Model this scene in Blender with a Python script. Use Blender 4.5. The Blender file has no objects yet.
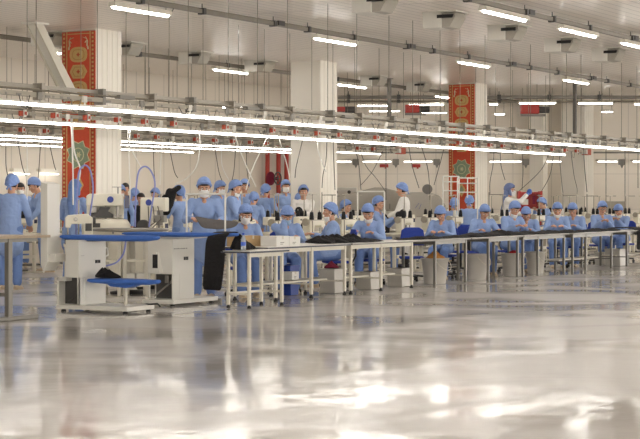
import bpy, math, random
from mathutils import Vector, Matrix
C = bpy.context.scene.collection
random.seed(7)
PI = math.pi
R = math.radians
# ---------------------------------------------------------------- camera, world, light, exposure
# World axes: X runs along the rows of tables and lamps, Y across them, Z up. Camera at the origin, 1.4 m up.
TH = R(29.9); CT, ST = math.cos(TH), math.sin(TH); F = 1700.0; CAMZ = 1.4
cam = bpy.data.cameras.new('camera'); camo = bpy.data.objects.new('camera', cam); C.objects.link(camo)
cam.sensor_width = 36; cam.lens = F * 36 / 640; cam.shift_y = -19.5 / 640
cam.clip_end = 300
camo.location = (0, 0, CAMZ); camo.rotation_euler = (PI / 2, 0, TH - PI / 2)
bpy.context.scene.camera = camo
w = bpy.data.worlds.new('world'); bpy.context.scene.world = w; w.use_nodes = True
bg = w.node_tree.nodes['Background']; bg.inputs[0].default_value = (1, .96, .90, 1); bg.inputs[1].default_value = 2.2
vs = bpy.context.scene.view_settings
vs.view_transform = 'Standard'; vs.look = 'None'; vs.gamma = 1; vs.use_curve_mapping = False; vs.exposure = 1.42
def area(name, loc, sx, sy, power, rot=(0, 0, 0), col=(1, .95, .88)):
    l = bpy.data.lights.new(name, 'AREA'); l.shape = 'RECTANGLE'; l.size = sx; l.size_y = sy; l.energy = power; l.color = col
    o = bpy.data.objects.new(name, l); o.location = loc; o.rotation_euler = rot; C.objects.link(o)
# rows of ceiling lamps that continue above and behind the camera, outside the frame
for v, us in ((6.3, range(2, 42, 3)), (1.8, range(0, 36, 4)), (-3.0, range(0, 36, 5))):
    for u in us: area('lamp_row', (u + (.6 * u) % 1.3, v, 4.25), 1.4, .3, 8 if v > 5 else 6)
# lamps' downward light over the two bays of the sewing lines (the fixtures themselves also glow)
EMIT = 12.0
# ---------------------------------------------------------------- pixel helpers (photo pixel -> place in the hall)
def at_v(px, v):
    p = (px - 320) / F; Z = v / (ST - p * CT)
    return Z * (CT + p * ST)
def at_Z(px, Z):
    x = (px - 320) / F * Z
    return (Z * CT + x * ST, Z * ST - x * CT)
def z_at(px, v, y):
    p = (px - 320) / F; Z = v / (ST - p * CT)
    return CAMZ + (200 - y) * Z / F
# ---------------------------------------------------------------- materials
def lin(c): return tuple((x / 255 / 12.92) if x / 255 <= .04045 else ((x / 255 + .055) / 1.055) ** 2.4 for x in c) + (1,)
MATS = {}
def mat(name, rgb, rough=.6, metal=0., noise=0., nscale=20., bump=0., bscale=60., emit=None, trans=0., coat=0., alpha=1.):
    m = bpy.data.materials.new(name); m.use_nodes = True; nt = m.node_tree; b = nt.nodes['Principled BSDF']
    b.inputs['Base Color'].default_value = lin(rgb); b.inputs['Roughness'].default_value = rough; b.inputs['Metallic'].default_value = metal
    if trans: b.inputs['Transmission Weight'].default_value = trans
    if coat: b.inputs['Coat Weight'].default_value = coat
    tc = nt.nodes.new('ShaderNodeTexCoord')
    if noise:
        n = nt.nodes.new('ShaderNodeTexNoise'); n.inputs['Scale'].default_value = nscale; n.inputs['Detail'].default_value = 4
        nt.links.new(tc.outputs['Object'], n.inputs['Vector'])
        mx = nt.nodes.new('ShaderNodeMix'); mx.data_type = 'RGBA'
        c = lin(rgb); mx.inputs['A'].default_value = tuple(x * (1 - noise) for x in c[:3]) + (1,)
        mx.inputs['B'].default_value = tuple(min(1, x * (1 + noise)) for x in c[:3]) + (1,)
        nt.links.new(n.outputs['Fac'], mx.inputs['Factor']); nt.links.new(mx.outputs['Result'], b.inputs['Base Color'])
    if bump:
        n = nt.nodes.new('ShaderNodeTexNoise'); n.inputs['Scale'].default_value = bscale; n.inputs['Detail'].default_value = 3
        nt.links.new(tc.outputs['Object'], n.inputs['Vector'])
        bp = nt.nodes.new('ShaderNodeBump'); bp.inputs['Strength'].default_value = bump; bp.inputs['Distance'].default_value = .02
        nt.links.new(n.outputs['Fac'], bp.inputs['Height']); nt.links.new(bp.outputs['Normal'], b.inputs['Normal'])
    if emit is not None:
        b.inputs['Emission Color'].default_value = (1, .96, .9, 1); b.inputs['Emission Strength'].default_value = emit
    MATS[name] = m
    return m
def nodes_of(m): return m.node_tree, m.node_tree.nodes, m.node_tree.links, m.node_tree.nodes['Principled BSDF']
mat('white_paint', (226, 222, 212), .45, noise=.04, nscale=6)
mat('machine_white', (232, 226, 208), .4, noise=.05, nscale=9)
mat('cabinet_white', (222, 219, 210), .42, noise=.04, nscale=5)
mat('cream_metal', (214, 208, 192), .45, noise=.05, nscale=8)
mat('table_white', (234, 231, 224), .35, noise=.03, nscale=5)
mat('table_edge', (62, 62, 72), .5, noise=.1)
mat('leg_white', (222, 216, 200), .45, noise=.05, nscale=8)
mat('leg_grey', (118, 114, 106), .4, .3, noise=.08, nscale=8)
mat('steel', (150, 146, 138), .35, .7, noise=.08, nscale=12)
mat('rail_grey', (138, 131, 120), .5, .2, noise=.12, nscale=12)
mat('carpet_ochre', (190, 142, 86), .9, noise=.15, nscale=30)
mat('galvanised', (160, 153, 141), .45, .35, noise=.12, nscale=14)
mat('rail_beige', (172, 164, 148), .5, .1, noise=.12, nscale=10)
mat('rod_grey', (128, 120, 106), .5, .3, noise=.08)
mat('dark_grey', (74, 72, 70), .55, noise=.12)
mat('vent_grey', (178, 172, 160), .5, noise=.06)
mat('mid_grey', (140, 136, 128), .5, noise=.08, nscale=8)
mat('black_plastic', (26, 25, 26), .5, noise=.15)
mat('black_cloth', (24, 22, 24), .95, noise=.3, nscale=30, bump=.8, bscale=24)
mat('grey_cloth', (104, 100, 98), .9, noise=.12, nscale=14, bump=.5, bscale=20)
mat('thread_black', (20, 19, 24), .8, noise=.2, nscale=40)
mat('thread_white', (216, 212, 204), .8, noise=.1, nscale=40)
mat('board_blue', (62, 108, 192), .7, noise=.1, nscale=18, bump=.3, bscale=60)
mat('chair_blue', (38, 64, 158), .75, noise=.12, nscale=30, bump=.3, bscale=120)
mat('crate_blue', (34, 66, 150), .45, noise=.08)
mat('uniform_blue', (144, 168, 214), .85, noise=.10, nscale=7, bump=.9, bscale=13)
mat('trouser_blue', (112, 140, 196), .85, noise=.12, nscale=8, bump=.9, bscale=14)
mat('cap_blue', (130, 156, 210), .85, noise=.12, nscale=16, bump=.8, bscale=30)
mat('cap_grey', (110, 124, 164), .85, noise=.12, nscale=16, bump=.8, bscale=30)
mat('coat_white', (236, 232, 226), .85, noise=.05, nscale=8, bump=.8, bscale=14)
mat('jacket_black', (34, 32, 36), .85, noise=.2, nscale=8, bump=.6, bscale=14)
mat('mask_white', (238, 236, 234), .8, noise=.03, bump=.3, bscale=80)
mat('mask_blue', (170, 198, 228), .8, noise=.04, bump=.3, bscale=80)
mat('skin', (206, 156, 128), .55, noise=.06, nscale=12)
mat('hair', (30, 22, 20), .5, noise=.25, nscale=50)
mat('eye_white', (225, 222, 216), .3, noise=.02)
mat('eye_dark', (28, 18, 14), .2, noise=.1)
mat('lip', (168, 94, 88), .5, noise=.08)
mat('shoe_beige', (196, 176, 150), .6, noise=.1)
mat('shoe_dark', (44, 40, 42), .55, noise=.15)
mat('glove_blue', (70, 110, 186), .5, noise=.08)
mat('table_wood', (168, 150, 126), .5, noise=.1, nscale=6)
mat('cardboard', (188, 158, 116), .8, noise=.1, nscale=14)
mat('box_white', (232, 230, 224), .6, noise=.03)
mat('bin_white', (198, 193, 184), .4, noise=.06, nscale=5)
mat('maroon', (118, 26, 52), .9, noise=.2, bump=.6, bscale=20)
mat('orange_cloth', (188, 130, 66), .9, noise=.2, bump=.6, bscale=20)
mat('red_cloth', (178, 30, 40), .9, noise=.2, bump=.6, bscale=20)
mat('plug_red', (190, 84, 62), .5, noise=.1)
mat('red_metal', (182, 50, 40), .45, noise=.1, nscale=10)
mat('pipe_red', (176, 54, 40), .45, noise=.1, nscale=8)
mat('cord_white', (230, 228, 220), .6, noise=.03)
mat('cord_dark', (84, 78, 70), .6, noise=.1)
mat('hose_blue', (138, 146, 206), .4, noise=.1, nscale=30)
mat('bottle', (226, 234, 244), .12, trans=.6, noise=.02)
mat('bottle_blue', (40, 84, 190), .35, noise=.05)
mat('logo_blue', (42, 62, 150), .4, noise=.05)
mat('screen_dark', (48, 46, 76), .25, noise=.1)
mat('carpet_red', (208, 84, 58), .9, noise=.14, nscale=26, bump=.3, bscale=90)
mat('carpet_dark', (182, 82, 56), .9, noise=.2, nscale=40, bump=.3, bscale=90)
mat('carpet_gold', (204, 172, 112), .9, noise=.18, nscale=30)
mat('carpet_green', (140, 154, 128), .9, noise=.2, nscale=24)
mat('carpet_pale', (206, 200, 160), .9, noise=.12, nscale=24)
mat('foot_black', (30, 30, 30), .6, noise=.1)
mat('lamp_glow', (255, 250, 240), .4, emit=EMIT, noise=.01)
mat('tube_glow', (255, 250, 244), .4, emit=8.0, noise=.01)
mat('wall_lamp_glow', (255, 250, 240), .4, emit=3.0, noise=.01)
mat('lamp_off', (226, 220, 206), .4, noise=.03)
mat('gun_grey', (112, 108, 102), .5, .2, noise=.1)
def floor_mat():
    m = mat('floor_epoxy', (214, 210, 205), .2)
    nt, N, L, b = nodes_of(m)
    tc = N.new('ShaderNodeTexCoord')
    n1 = N.new('ShaderNodeTexNoise'); n1.inputs['Scale'].default_value = .5; n1.inputs['Detail'].default_value = 9; n1.inputs['Distortion'].default_value = .8
    L.new(tc.outputs['Object'], n1.inputs['Vector'])
    cr = N.new('ShaderNodeMix'); cr.data_type = 'RGBA'; cr.inputs['A'].default_value = lin((202, 198, 194)); cr.inputs['B'].default_value = lin((216, 212, 208))
    L.new(n1.outputs['Fac'], cr.inputs['Factor']); L.new(cr.outputs['Result'], b.inputs['Base Color'])
    mr = N.new('ShaderNodeMapRange'); mr.inputs['From Min'].default_value = .42; mr.inputs['From Max'].default_value = .58; mr.inputs['To Min'].default_value = .07; mr.inputs['To Max'].default_value = .2
    L.new(n1.outputs['Fac'], mr.inputs['Value']); L.new(mr.outputs['Result'], b.inputs['Roughness'])
    n2 = N.new('ShaderNodeTexNoise'); n2.inputs['Scale'].default_value = 1.6; n2.inputs['Detail'].default_value = 4
    L.new(tc.outputs['Object'], n2.inputs['Vector'])
    bp = N.new('ShaderNodeBump'); bp.inputs['Strength'].default_value = .14; bp.inputs['Distance'].default_value = .04
    L.new(n2.outputs['Fac'], bp.inputs['Height']); L.new(bp.outputs['Normal'], b.inputs['Normal'])
    b.inputs['Specular IOR Level'].default_value = .26
    return m
def seam_mat(name, rgb, seams, rough, dark=.8):
    """panels with seams: seams = list of (axis, pitch, width)"""
    m = mat(name, rgb, rough); nt, N, L, b = nodes_of(m)
    tc = N.new('ShaderNodeTexCoord'); sp = N.new('ShaderNodeSeparateXYZ'); L.new(tc.outputs['Object'], sp.inputs['Vector'])
    acc = None
    for ax, pitch, wd in seams:
        d = N.new('ShaderNodeMath'); d.operation = 'DIVIDE'; L.new(sp.outputs[ax], d.inputs[0]); d.inputs[1].default_value = pitch
        fr = N.new('ShaderNodeMath'); fr.operation = 'FRACT'; L.new(d.outputs[0], fr.inputs[0])
        lt = N.new('ShaderNodeMath'); lt.operation = 'LESS_THAN'; L.new(fr.outputs[0], lt.inputs[0]); lt.inputs[1].default_value = wd / pitch
        if acc is None: acc = lt
        else:
            a = N.new('ShaderNodeMath'); a.operation = 'MAXIMUM'; L.new(acc.outputs[0], a.inputs[0]); L.new(lt.outputs[0], a.inputs[1]); acc = a
    mx = N.new('ShaderNodeMix'); mx.data_type = 'RGBA'; c = lin(rgb); mx.inputs['A'].default_value = c; mx.inputs['B'].default_value = tuple(x * dark for x in c[:3]) + (1,)
    L.new(acc.outputs[0], mx.inputs['Factor']); L.new(mx.outputs['Result'], b.inputs['Base Color'])
    return m
floor_mat()
seam_mat('ceiling_slats', (242, 233, 222), [('Y', .2, .022), ('X', 6.0, .04)], .32, .62)
seam_mat('wall_panel', (218, 208, 193), [('X', 1.15, .03)], .55, .74)
seam_mat('wall_cladding', (244, 235, 221), [('X', 1.2, .03), ('Z', 1.1, .025)], .55, .84)
seam_mat('pillar_cladding', (247, 241, 229), [('X', .19, .014), ('Y', .19, .014)], .5, .94)
# ---------------------------------------------------------------- mesh builder
class MB:
    def __init__(s): s.v = []; s.f = []; s.m = []; s.sm = []
    def add(s, vs, fs, m=0, smooth=False):
        o = len(s.v); s.v += [tuple(x) for x in vs]
        for f in fs: s.f.append([o + i for i in f]); s.m.append(m); s.sm.append(smooth)
        return s
    def box(s, x0, x1, y0, y1, z0, z1, m=0, M=None):
        vs = [Vector((x, y, z)) for z in (z0, z1) for y in (y0, y1) for x in (x0, x1)]
        if M is not None: vs = [M @ q for q in vs]
        return s.add(vs, [(0, 2, 3, 1), (4, 5, 7, 6), (0, 1, 5, 4), (2, 6, 7, 3), (0, 4, 6, 2), (1, 3, 7, 5)], m)
    def frame(s, d):
        d = Vector(d).normalized(); a = Vector((0, 0, 1)) if abs(d.z) < .9 else Vector((1, 0, 0))
        x = d.cross(a).normalized(); return x, d.cross(x).normalized(), d
    def cyl(s, p0, p1, r0, r1=None, n=12, m=0, smooth=True):
        p0, p1 = Vector(p0), Vector(p1); r1 = r0 if r1 is None else r1
        x, y, d = s.frame(p1 - p0)
        vs = []
        for p, r in ((p0, r0), (p1, r1)):
            for i in range(n):
                a = 2 * PI * i / n; vs.append(p + x * (r * math.cos(a)) + y * (r * math.sin(a)))
        s.add(vs, [(i, (i + 1) % n, n + (i + 1) % n, n + i) for i in range(n)], m, smooth)
        s.add(vs[:n], [tuple(range(n))[::-1]], m); s.add(vs[n:], [tuple(range(n))], m)
        return s
    def bar(s, p0, p1, w, h, m=0):
        p0, p1 = Vector(p0), Vector(p1); d = (p1 - p0); up = Vector((0, 0, 1)) if abs(d.normalized().z) < .95 else Vector((0, 1, 0))
        x = d.cross(up).normalized() * (w / 2); y = x.cross(d).normalized() * (h / 2)
        vs = [p + a * x + b * y for p in (p0, p1) for a, b in ((-1, -1), (1, -1), (1, 1), (-1, 1))]
        return s.add(vs, [(3, 2, 1, 0), (4, 5, 6, 7), (0, 1, 5, 4), (1, 2, 6, 5), (2, 3, 7, 6), (3, 0, 4, 7)], m)
    def tube(s, pts, r, n=8, m=0):
        pts = [Vector(p) for p in pts]; vs = []
        ref = None
        for i, p in enumerate(pts):
            d = (pts[min(i + 1, len(pts) - 1)] - pts[max(i - 1, 0)]).normalized()
            if ref is None: ref = s.frame(d)[0]
            x = (ref - d * ref.dot(d)).normalized(); ref = x; y = d.cross(x)
            rr = r[i] if isinstance(r, (list, tuple)) else r
            for k in range(n):
                a = 2 * PI * k / n; vs.append(p + x * (rr * math.cos(a)) + y * (rr * math.sin(a)))
        fs = [(i * n + k, i * n + (k + 1) % n, (i + 1) * n + (k + 1) % n, (i + 1) * n + k) for i in range(len(pts) - 1) for k in range(n)]
        s.add(vs, fs, m, True); e = (len(pts) - 1) * n
        s.add(vs[:n], [tuple(range(n))[::-1]], m); s.add(vs[e:], [tuple(range(n))], m)
        return s
    def sph(s, c, r, n=16, k=10, m=0, M=None):
        c = Vector(c); r = (r, r, r) if not hasattr(r, '__len__') else r
        vs = [Vector((0, 0, -r[2]))]
        for j in range(1, k):
            t = PI * j / k - PI / 2
            for i in range(n):
                a = 2 * PI * i / n; vs.append(Vector((r[0] * math.cos(t) * math.cos(a), r[1] * math.cos(t) * math.sin(a), r[2] * math.sin(t))))
        vs.append(Vector((0, 0, r[2])))
        vs = [(M @ q if M is not None else q) + c for q in vs]
        fs = [(0, 1 + (i + 1) % n, 1 + i) for i in range(n)]
        for j in range(k - 2):
            b = 1 + j * n; fs += [(b + i, b + (i + 1) % n, b + n + (i + 1) % n, b + n + i) for i in range(n)]
        b = 1 + (k - 2) * n; t = len(vs) - 1; fs += [(b + i, b + (i + 1) % n, t) for i in range(n)]
        return s.add(vs, fs, m, True)
    def cap(s, p0, p1, r0, r1=None, flat=1., side=(1, 0, 0), n=14, k=4):
        """closed tapered capsule; flat squeezes the axis square to both the capsule and side"""
        p0, p1 = Vector(p0), Vector(p1); r1 = r0 if r1 is None else r1
        d = (p1 - p0); d = d.normalized() if d.length > 1e-6 else Vector((0, 0, 1))
        x = Vector(side); x = (x - d * x.dot(d))
        x = x.normalized() if x.length > 1e-3 else s.frame(d)[0]
        y = d.cross(x); vs = [p0 - d * r0 * min(1, flat * 1.2)]
        rings = [(p0, r0, -PI / 2 + PI / 2 * j / k) for j in range(1, k + 1)] + [(p1, r1, PI / 2 * j / k) for j in range(0, k)]
        for p, r, t in rings:
            for i in range(n):
                a = 2 * PI * i / n
                vs.append(p + d * (r * math.sin(t) * min(1, flat * 1.2)) + x * (r * math.cos(t) * math.cos(a)) + y * (r * flat * math.cos(t) * math.sin(a)))
        vs.append(p1 + d * r1 * min(1, flat * 1.2))
        fs = [(0, 1 + (i + 1) % n, 1 + i) for i in range(n)]
        for j in range(len(rings) - 1):
            b = 1 + j * n; fs += [(b + i, b + (i + 1) % n, b + n + (i + 1) % n, b + n + i) for i in range(n)]
        b = 1 + (len(rings) - 1) * n; t = len(vs) - 1; fs += [(b + i, b + (i + 1) % n, t) for i in range(n)]
        return s.add(vs, fs, 0, True)
    def lathe(s, prof, c=(0, 0, 0), n=16, m=0):
        c = Vector(c); vs = [c + Vector((r * math.cos(2 * PI * i / n), r * math.sin(2 * PI * i / n), z)) for r, z in prof for i in range(n)]
        fs = [(j * n + i, j * n + (i + 1) % n, (j + 1) * n + (i + 1) % n, (j + 1) * n + i) for j in range(len(prof) - 1) for i in range(n)]
        s.add(vs, fs, m, True); e = (len(prof) - 1) * n
        s.add(vs[:n], [tuple(range(n))[::-1]], m); s.add(vs[e:], [tuple(range(n))], m)
        return s
    def prism(s, poly, a0, a1, axis='z', m=0):
        """extrude a 2-D outline along an axis; for axis x the outline is (y,z), for y it is (x,z), for z it is (x,y)"""
        def P(p, a): return {'x': (a, p[0], p[1]), 'y': (p[0], a, p[1]), 'z': (p[0], p[1], a)}[axis]
        n = len(poly); vs = [P(p, a0) for p in poly] + [P(p, a1) for p in poly]
        return s.add(vs, [tuple(range(n))[::-1], tuple(range(n, 2 * n))] + [(i, (i + 1) % n, n + (i + 1) % n, n + i) for i in range(n)], m)
    def build(s, name, mats, parent=None, bevel=0, loc=None):
        me = bpy.data.meshes.new(name); me.from_pydata(s.v, [], s.f)
        for x in (mats if isinstance(mats, (list, tuple)) else [mats]): me.materials.append(MATS[x])
        me.polygons.foreach_set('material_index', s.m); me.polygons.foreach_set('use_smooth', s.sm); me.update()
        import bmesh
        bm = bmesh.new(); bm.from_mesh(me); bmesh.ops.recalc_face_normals(bm, faces=bm.faces); bm.to_mesh(me); bm.free()
        o = bpy.data.objects.new(name, me); C.objects.link(o)
        if parent: o.parent = parent
        if loc: o.location = loc
        if bevel:
            b = o.modifiers.new('edge', 'BEVEL'); b.width = bevel; b.segments = 2; b.limit_method = 'ANGLE'
        return o
def tag(o, label, cat, group=None, kind=None):
    o['label'] = label; o['category'] = cat
    if group: o['group'] = group
    if kind: o['kind'] = kind
    return o
def thing(name, label, cat, loc=(0, 0, 0), rz=0, group=None):
    o = bpy.data.objects.new(name, None); o.empty_display_size = .1; C.objects.link(o); o.location = loc; o.rotation_euler = (0, 0, rz)
    return tag(o, label, cat, group)
def struct(o, label=None):
    o['kind'] = 'structure'
    if label: o['label'] = label
    return o
def dup(root, loc, rz=None, label=None, group=None):
    def cp(o, par):
        c = o.copy(); C.objects.link(c)
        if par: c.parent = par
        for ch in KIDS.get(o.name, []): cp(ch, c)
        return c
    r = cp(root, None); r.location = loc
    if rz is not None: r.rotation_euler = (0, 0, rz)
    if label: r['label'] = label
    if group: r['group'] = group
    return r
KIDS = {}
def index(root):
    ks = list(root.children); KIDS[root.name] = ks
    for k in ks: index(k)
ORD = ['first', 'second', 'third', 'fourth', 'fifth', 'sixth', 'seventh', 'eighth', 'ninth', 'tenth', 'eleventh', 'twelfth', 'thirteenth', 'fourteenth', 'fifteenth', 'sixteenth', 'seventeenth', 'eighteenth', 'nineteenth', 'twentieth', 'twenty-first', 'twenty-second', 'twenty-third', 'twenty-fourth', 'twenty-fifth', 'twenty-sixth', 'twenty-seventh', 'twenty-eighth', 'twenty-ninth', 'thirtieth']
# ---------------------------------------------------------------- the hall
CEIL = 4.5; WALLV = 24.3; ZW = 53.0
struct(MB().box(-25, 75, -25, 60, -.1, 0).build('floor', 'floor_epoxy'))
struct(MB().box(-25, 75, -25, 60, CEIL, CEIL + .1).build('ceiling', 'ceiling_slats'))
struct(MB().box(-25, 42.2, WALLV, WALLV + .2, 0, CEIL).build('wall_left', 'wall_panel'))
struct(MB().box(42.0, 42.2, WALLV + .2, 32, 0, CEIL).build('wall_side', 'wall_cladding'))
# the far wall stands square to the camera's view, 53 m off
wf = MB().box(-11, 22, 0, .2, 0, CEIL).build('wall_back', 'wall_cladding')
wf.location = (ZW * CT, ZW * ST, 0); wf.rotation_euler = (0, 0, TH - PI / 2); struct(wf)
COLS = [24.6, 32.72, 40.92, 48.85]; CV = 18.81; CW = .76
for i, u in enumerate(COLS):
    b = MB().box(0, CW, 0, CW, 0, CEIL)
    for k in range(5):
        b.box(.02 + k * .155, .13 + k * .155, -.008, 0, .1, CEIL)
    c = b.build('pillar', 'pillar_cladding', loc=(u, CV, 0)); struct(c)
# short stub wall and side leaf beside the last pillar
struct(MB().box(-.35, 0, .1, .55, 0, CEIL).build('pillar', 'pillar_cladding', loc=(COLS[3], CV + 1.1, 0)))
# ---------------------------------------------------------------- carpets on the pillars
def star(r1, r2, n, rot=0): return [((r1 if i % 2 == 0 else r2) * math.cos(rot + PI * i / n), (r1 if i % 2 == 0 else r2) * math.sin(rot + PI * i / n)) for i in range(2 * n)]
def banner(u, label, zb, zt):
    # local frame: x across (along Y of the hall), z up, hung on the pillar face that looks back along the rows
    t = thing('carpet_banner', label, 'banner', (u - .004, CV + CW / 2, 0), -PI / 2, 'red carpet banners on the pillars')
    H = .375
    MB().box(-H, H, -.022, -.004, zb, zt).build('field', 'carpet_red', t)
    for sx in (-1, 1):
        b = MB(); a0, a1 = sorted((sx * (H - .012), sx * (H - .09))); b.box(a0, a1, -.026, -.022, zb, zt)
        k = zb + .05
        while k < zt - .05:
            b.box(min(sx * (H - .03), sx * (H - .07)), max(sx * (H - .03), sx * (H - .07)), -.029, -.026, k, k + .035, 1); k += .075
        b.build('border', ['carpet_dark', 'carpet_gold'], t)
        MB().box(min(sx * (H - .10), sx * (H - .118)), max(sx * (H - .10), sx * (H - .118)), -.027, -.022, zb, zt).build('border_stripe', 'carpet_gold', t)
    MB().box(-H + .1, H - .1, -.027, -.022, zt - .05, zt - .035).build('border_stripe', 'carpet_gold', t)
    for sx in (-1, 1):
        b = MB()
        for (x, z, l, a) in ((.19, .14, .09, 60), (.14, .12, .07, 20), (.2, .22, .1, 95), (.17, .19, .05, 130), (.215, .3, .06, 80)):
            d = Vector((sx * math.cos(R(a)), 0, -math.sin(R(a)))) * l / 2; p = Vector((sx * x, -.026, zt - z))
            b.bar(p - d, p + d, .03, .006)
        b.build('corner_ornament', 'carpet_pale', t)
    z = zt - .42
    for i, kind in enumerate((0, 1, 2, 0, 1)):
        b = MB()
        if kind == 1: poly = [(-.2, 0), (-.12, .125), (.12, .125), (.2, 0), (.12, -.125), (-.12, -.125)]
        else: poly = [(.2 * math.copysign(abs(math.cos(2 * PI * k / 20)) ** .75, math.cos(2 * PI * k / 20)), .14 * math.copysign(abs(math.sin(2 * PI * k / 20)) ** .75, math.sin(2 * PI * k / 20))) for k in range(20)]
        b.prism([(x, z + y) for x, y in poly], -.027, -.022, 'y', 0)
        b.prism([(x * .72, z + y * .72) for x, y in poly], -.029, -.027, 'y', 2)
        b.prism([(x * .6, z + y * .6) for x, y in poly], -.031, -.029, 'y', 0)
        b.prism([(x * .3, z + y * .3) for x, y in star(.16, .08, 4)], -.033, -.031, 'y', 1)
        b.build('medallion', ['carpet_gold', 'carpet_dark', 'carpet_ochre'], t); z -= .31
    zs = 2.22
    e = MB()
    e.prism([(x, zs + y) for x, y in star(.28, .215, 8, PI / 8)], -.028, -.022, 'y', 1)
    e.prism([(x, zs + y) for x, y in star(.26, .198, 8, PI / 8)], -.030, -.028, 'y', 0)
    e.prism([(.13 * math.cos(2 * PI * k / 24), zs + .13 * math.sin(2 * PI * k / 24)) for k in range(24)], -.033, -.030, 'y', 1)
    e.prism([(.115 * math.cos(2 * PI * k / 24), zs + .115 * math.sin(2 * PI * k / 24)) for k in range(24)], -.035, -.033, 'y', 0)
    e.prism([(.012 + x, zs + y) for x, y in star(.07, .03, 6)], -.038, -.035, 'y', 1)
    e.build('emblem', ['carpet_green', 'carpet_pale'], t)
    d = MB(); d.prism([(-.12, zs - .55), (0, zs - .36), (.12, zs - .55), (0, zs - .74)], -.028, -.022, 'y', 0)
    d.prism([(-.07, zs - .55), (0, zs - .44), (.07, zs - .55), (0, zs - .66)], -.030, -.028, 'y', 1)
    d.build('medallion', ['carpet_gold', 'carpet_green'], t)
    MB().cyl((-H, -.012, zt + .005), (H, -.012, zt + .005), .012, n=8).build('hanging_rod', 'rail_beige', t)
banner(COLS[0], 'red carpet banner with green star hung on the nearest pillar', .9, 4.46)
banner(COLS[2], 'red carpet banner with green star hung on the pillar by the white thread frames', .9, 4.46)
# ---------------------------------------------------------------- ceiling rails with clamps, and the lamps under them
def rail(v, u0, u1, label, zc=4.38):
    t = thing('ceiling_rail', label, 'rail', (0, v, zc))
    b = MB(); b.bar((u0, 0, 0), (u1, 0, 0), .06, .065); b.build('channel', 'rail_grey', t)
    MB().tube([(u0, .06, .05), (u1, .06, .05)], .014, 6).build('cable', 'rod_grey', t)
    u = u0 + .6; k = 0
    while u < u1:
        b = MB(); b.box(u - .035, u + .035, -.06, .06, -.05, .05); b.cyl((u, 0, .04), (u, 0, CEIL - zc), .009, n=6)
        if k % 3 == 0: b.box(u + .1, u + .3, -.055, .055, -.02, .06)
        b.build('clamp', 'dark_grey', t); u += 1.15 + .5 * ((k * 7) % 3); k += 1
rail(10.65, 19.5, 42, 'grey ceiling rail carrying the two brightest nearest lamps')
rail(15.0, 14.0, 52, 'grey ceiling rail running in front of the pillars')
rail(20.55, 15.0, 52, 'grey ceiling rail running behind the pillars')
lamp0 = None
def lamp(u, v, z, label, L=1.3, on=True):
    global lamp0
    t = thing('ceiling_light', label, 'ceiling light', (u, v, z), 0, 'ceiling lamps')
    h = L / 2
    MB().prism([(-.055, .07), (.055, .07), (.075, .0), (-.075, .0)], -h, h, 'x').build('housing', 'lamp_off', t)
    b = MB(); b.cap((-h + .045, 0, 0), (h - .045, 0, 0), .034, flat=.9, side=(0, 1, 0)); b.build('diffuser', 'lamp_glow' if on else 'lamp_off', t)
    for s in (-1, 1): MB().cyl((s * .45 * L, 0, .07), (s * .45 * L, 0, CEIL - z if v not in (10.65, 15.0, 20.55) else 4.34 - z), .007, n=6).build('hanger', 'rod_grey', t)
    MB().tube([(h - .02, 0, .05), (h + .10, 0, .08), (h + .14, 0, .14), (h + .16, 0, 4.36 - z)], .009, 6).build('cable', 'dark_grey', t)
def lamp_px(x0, x1, y, v, label, on=True):
    u0, u1 = at_v(x0, v), at_v(x1, v); z = z_at((x0 + x1) / 2, v, y)
    lamp((u0 + u1) / 2, v, min(z + .02, 4.26), label, u1 - u0, on)
lamp_px(482.6, 525.6, 16, 10.65, 'lit ceiling lamp on the nearest rail, above the row of ceiling vents')
lamp_px(560.5, 595.5, 33.5, 10.65, 'lit ceiling lamp on the nearest rail, beside the dark unlit lamp')
lamp_px(622, 648, 45.5, 10.65, 'dark unlit ceiling lamp on the nearest rail')
lamp_px(111.7, 168.7, 12.3, 15.0, 'lit ceiling lamp closest to the nearest red pillar banner')
lamp_px(314.5, 355.5, 42.5, 15.0, 'lit ceiling lamp in front of the plain second pillar')
lamp_px(458.5, 488.5, 65.2, 15.0, 'lit ceiling lamp above the banner on the third pillar')
lamp_px(564, 588, 82.5, 15.0, 'lit ceiling lamp at the far end of the middle rail')
lamp_px(42, 61, 53, 20.55, 'small lit ceiling lamp glimpsed behind the slanted white duct')
lamp_px(213.4, 247.5, 72, 20.55, 'lit ceiling lamp on the rear rail between first and second pillars')
lamp_px(338, 366, 86, 20.55, 'lit ceiling lamp just behind the second pillar')
lamp_px(436, 449, 97.5, 20.55, 'lit ceiling lamp peeking out beside the third pillar')
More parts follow.
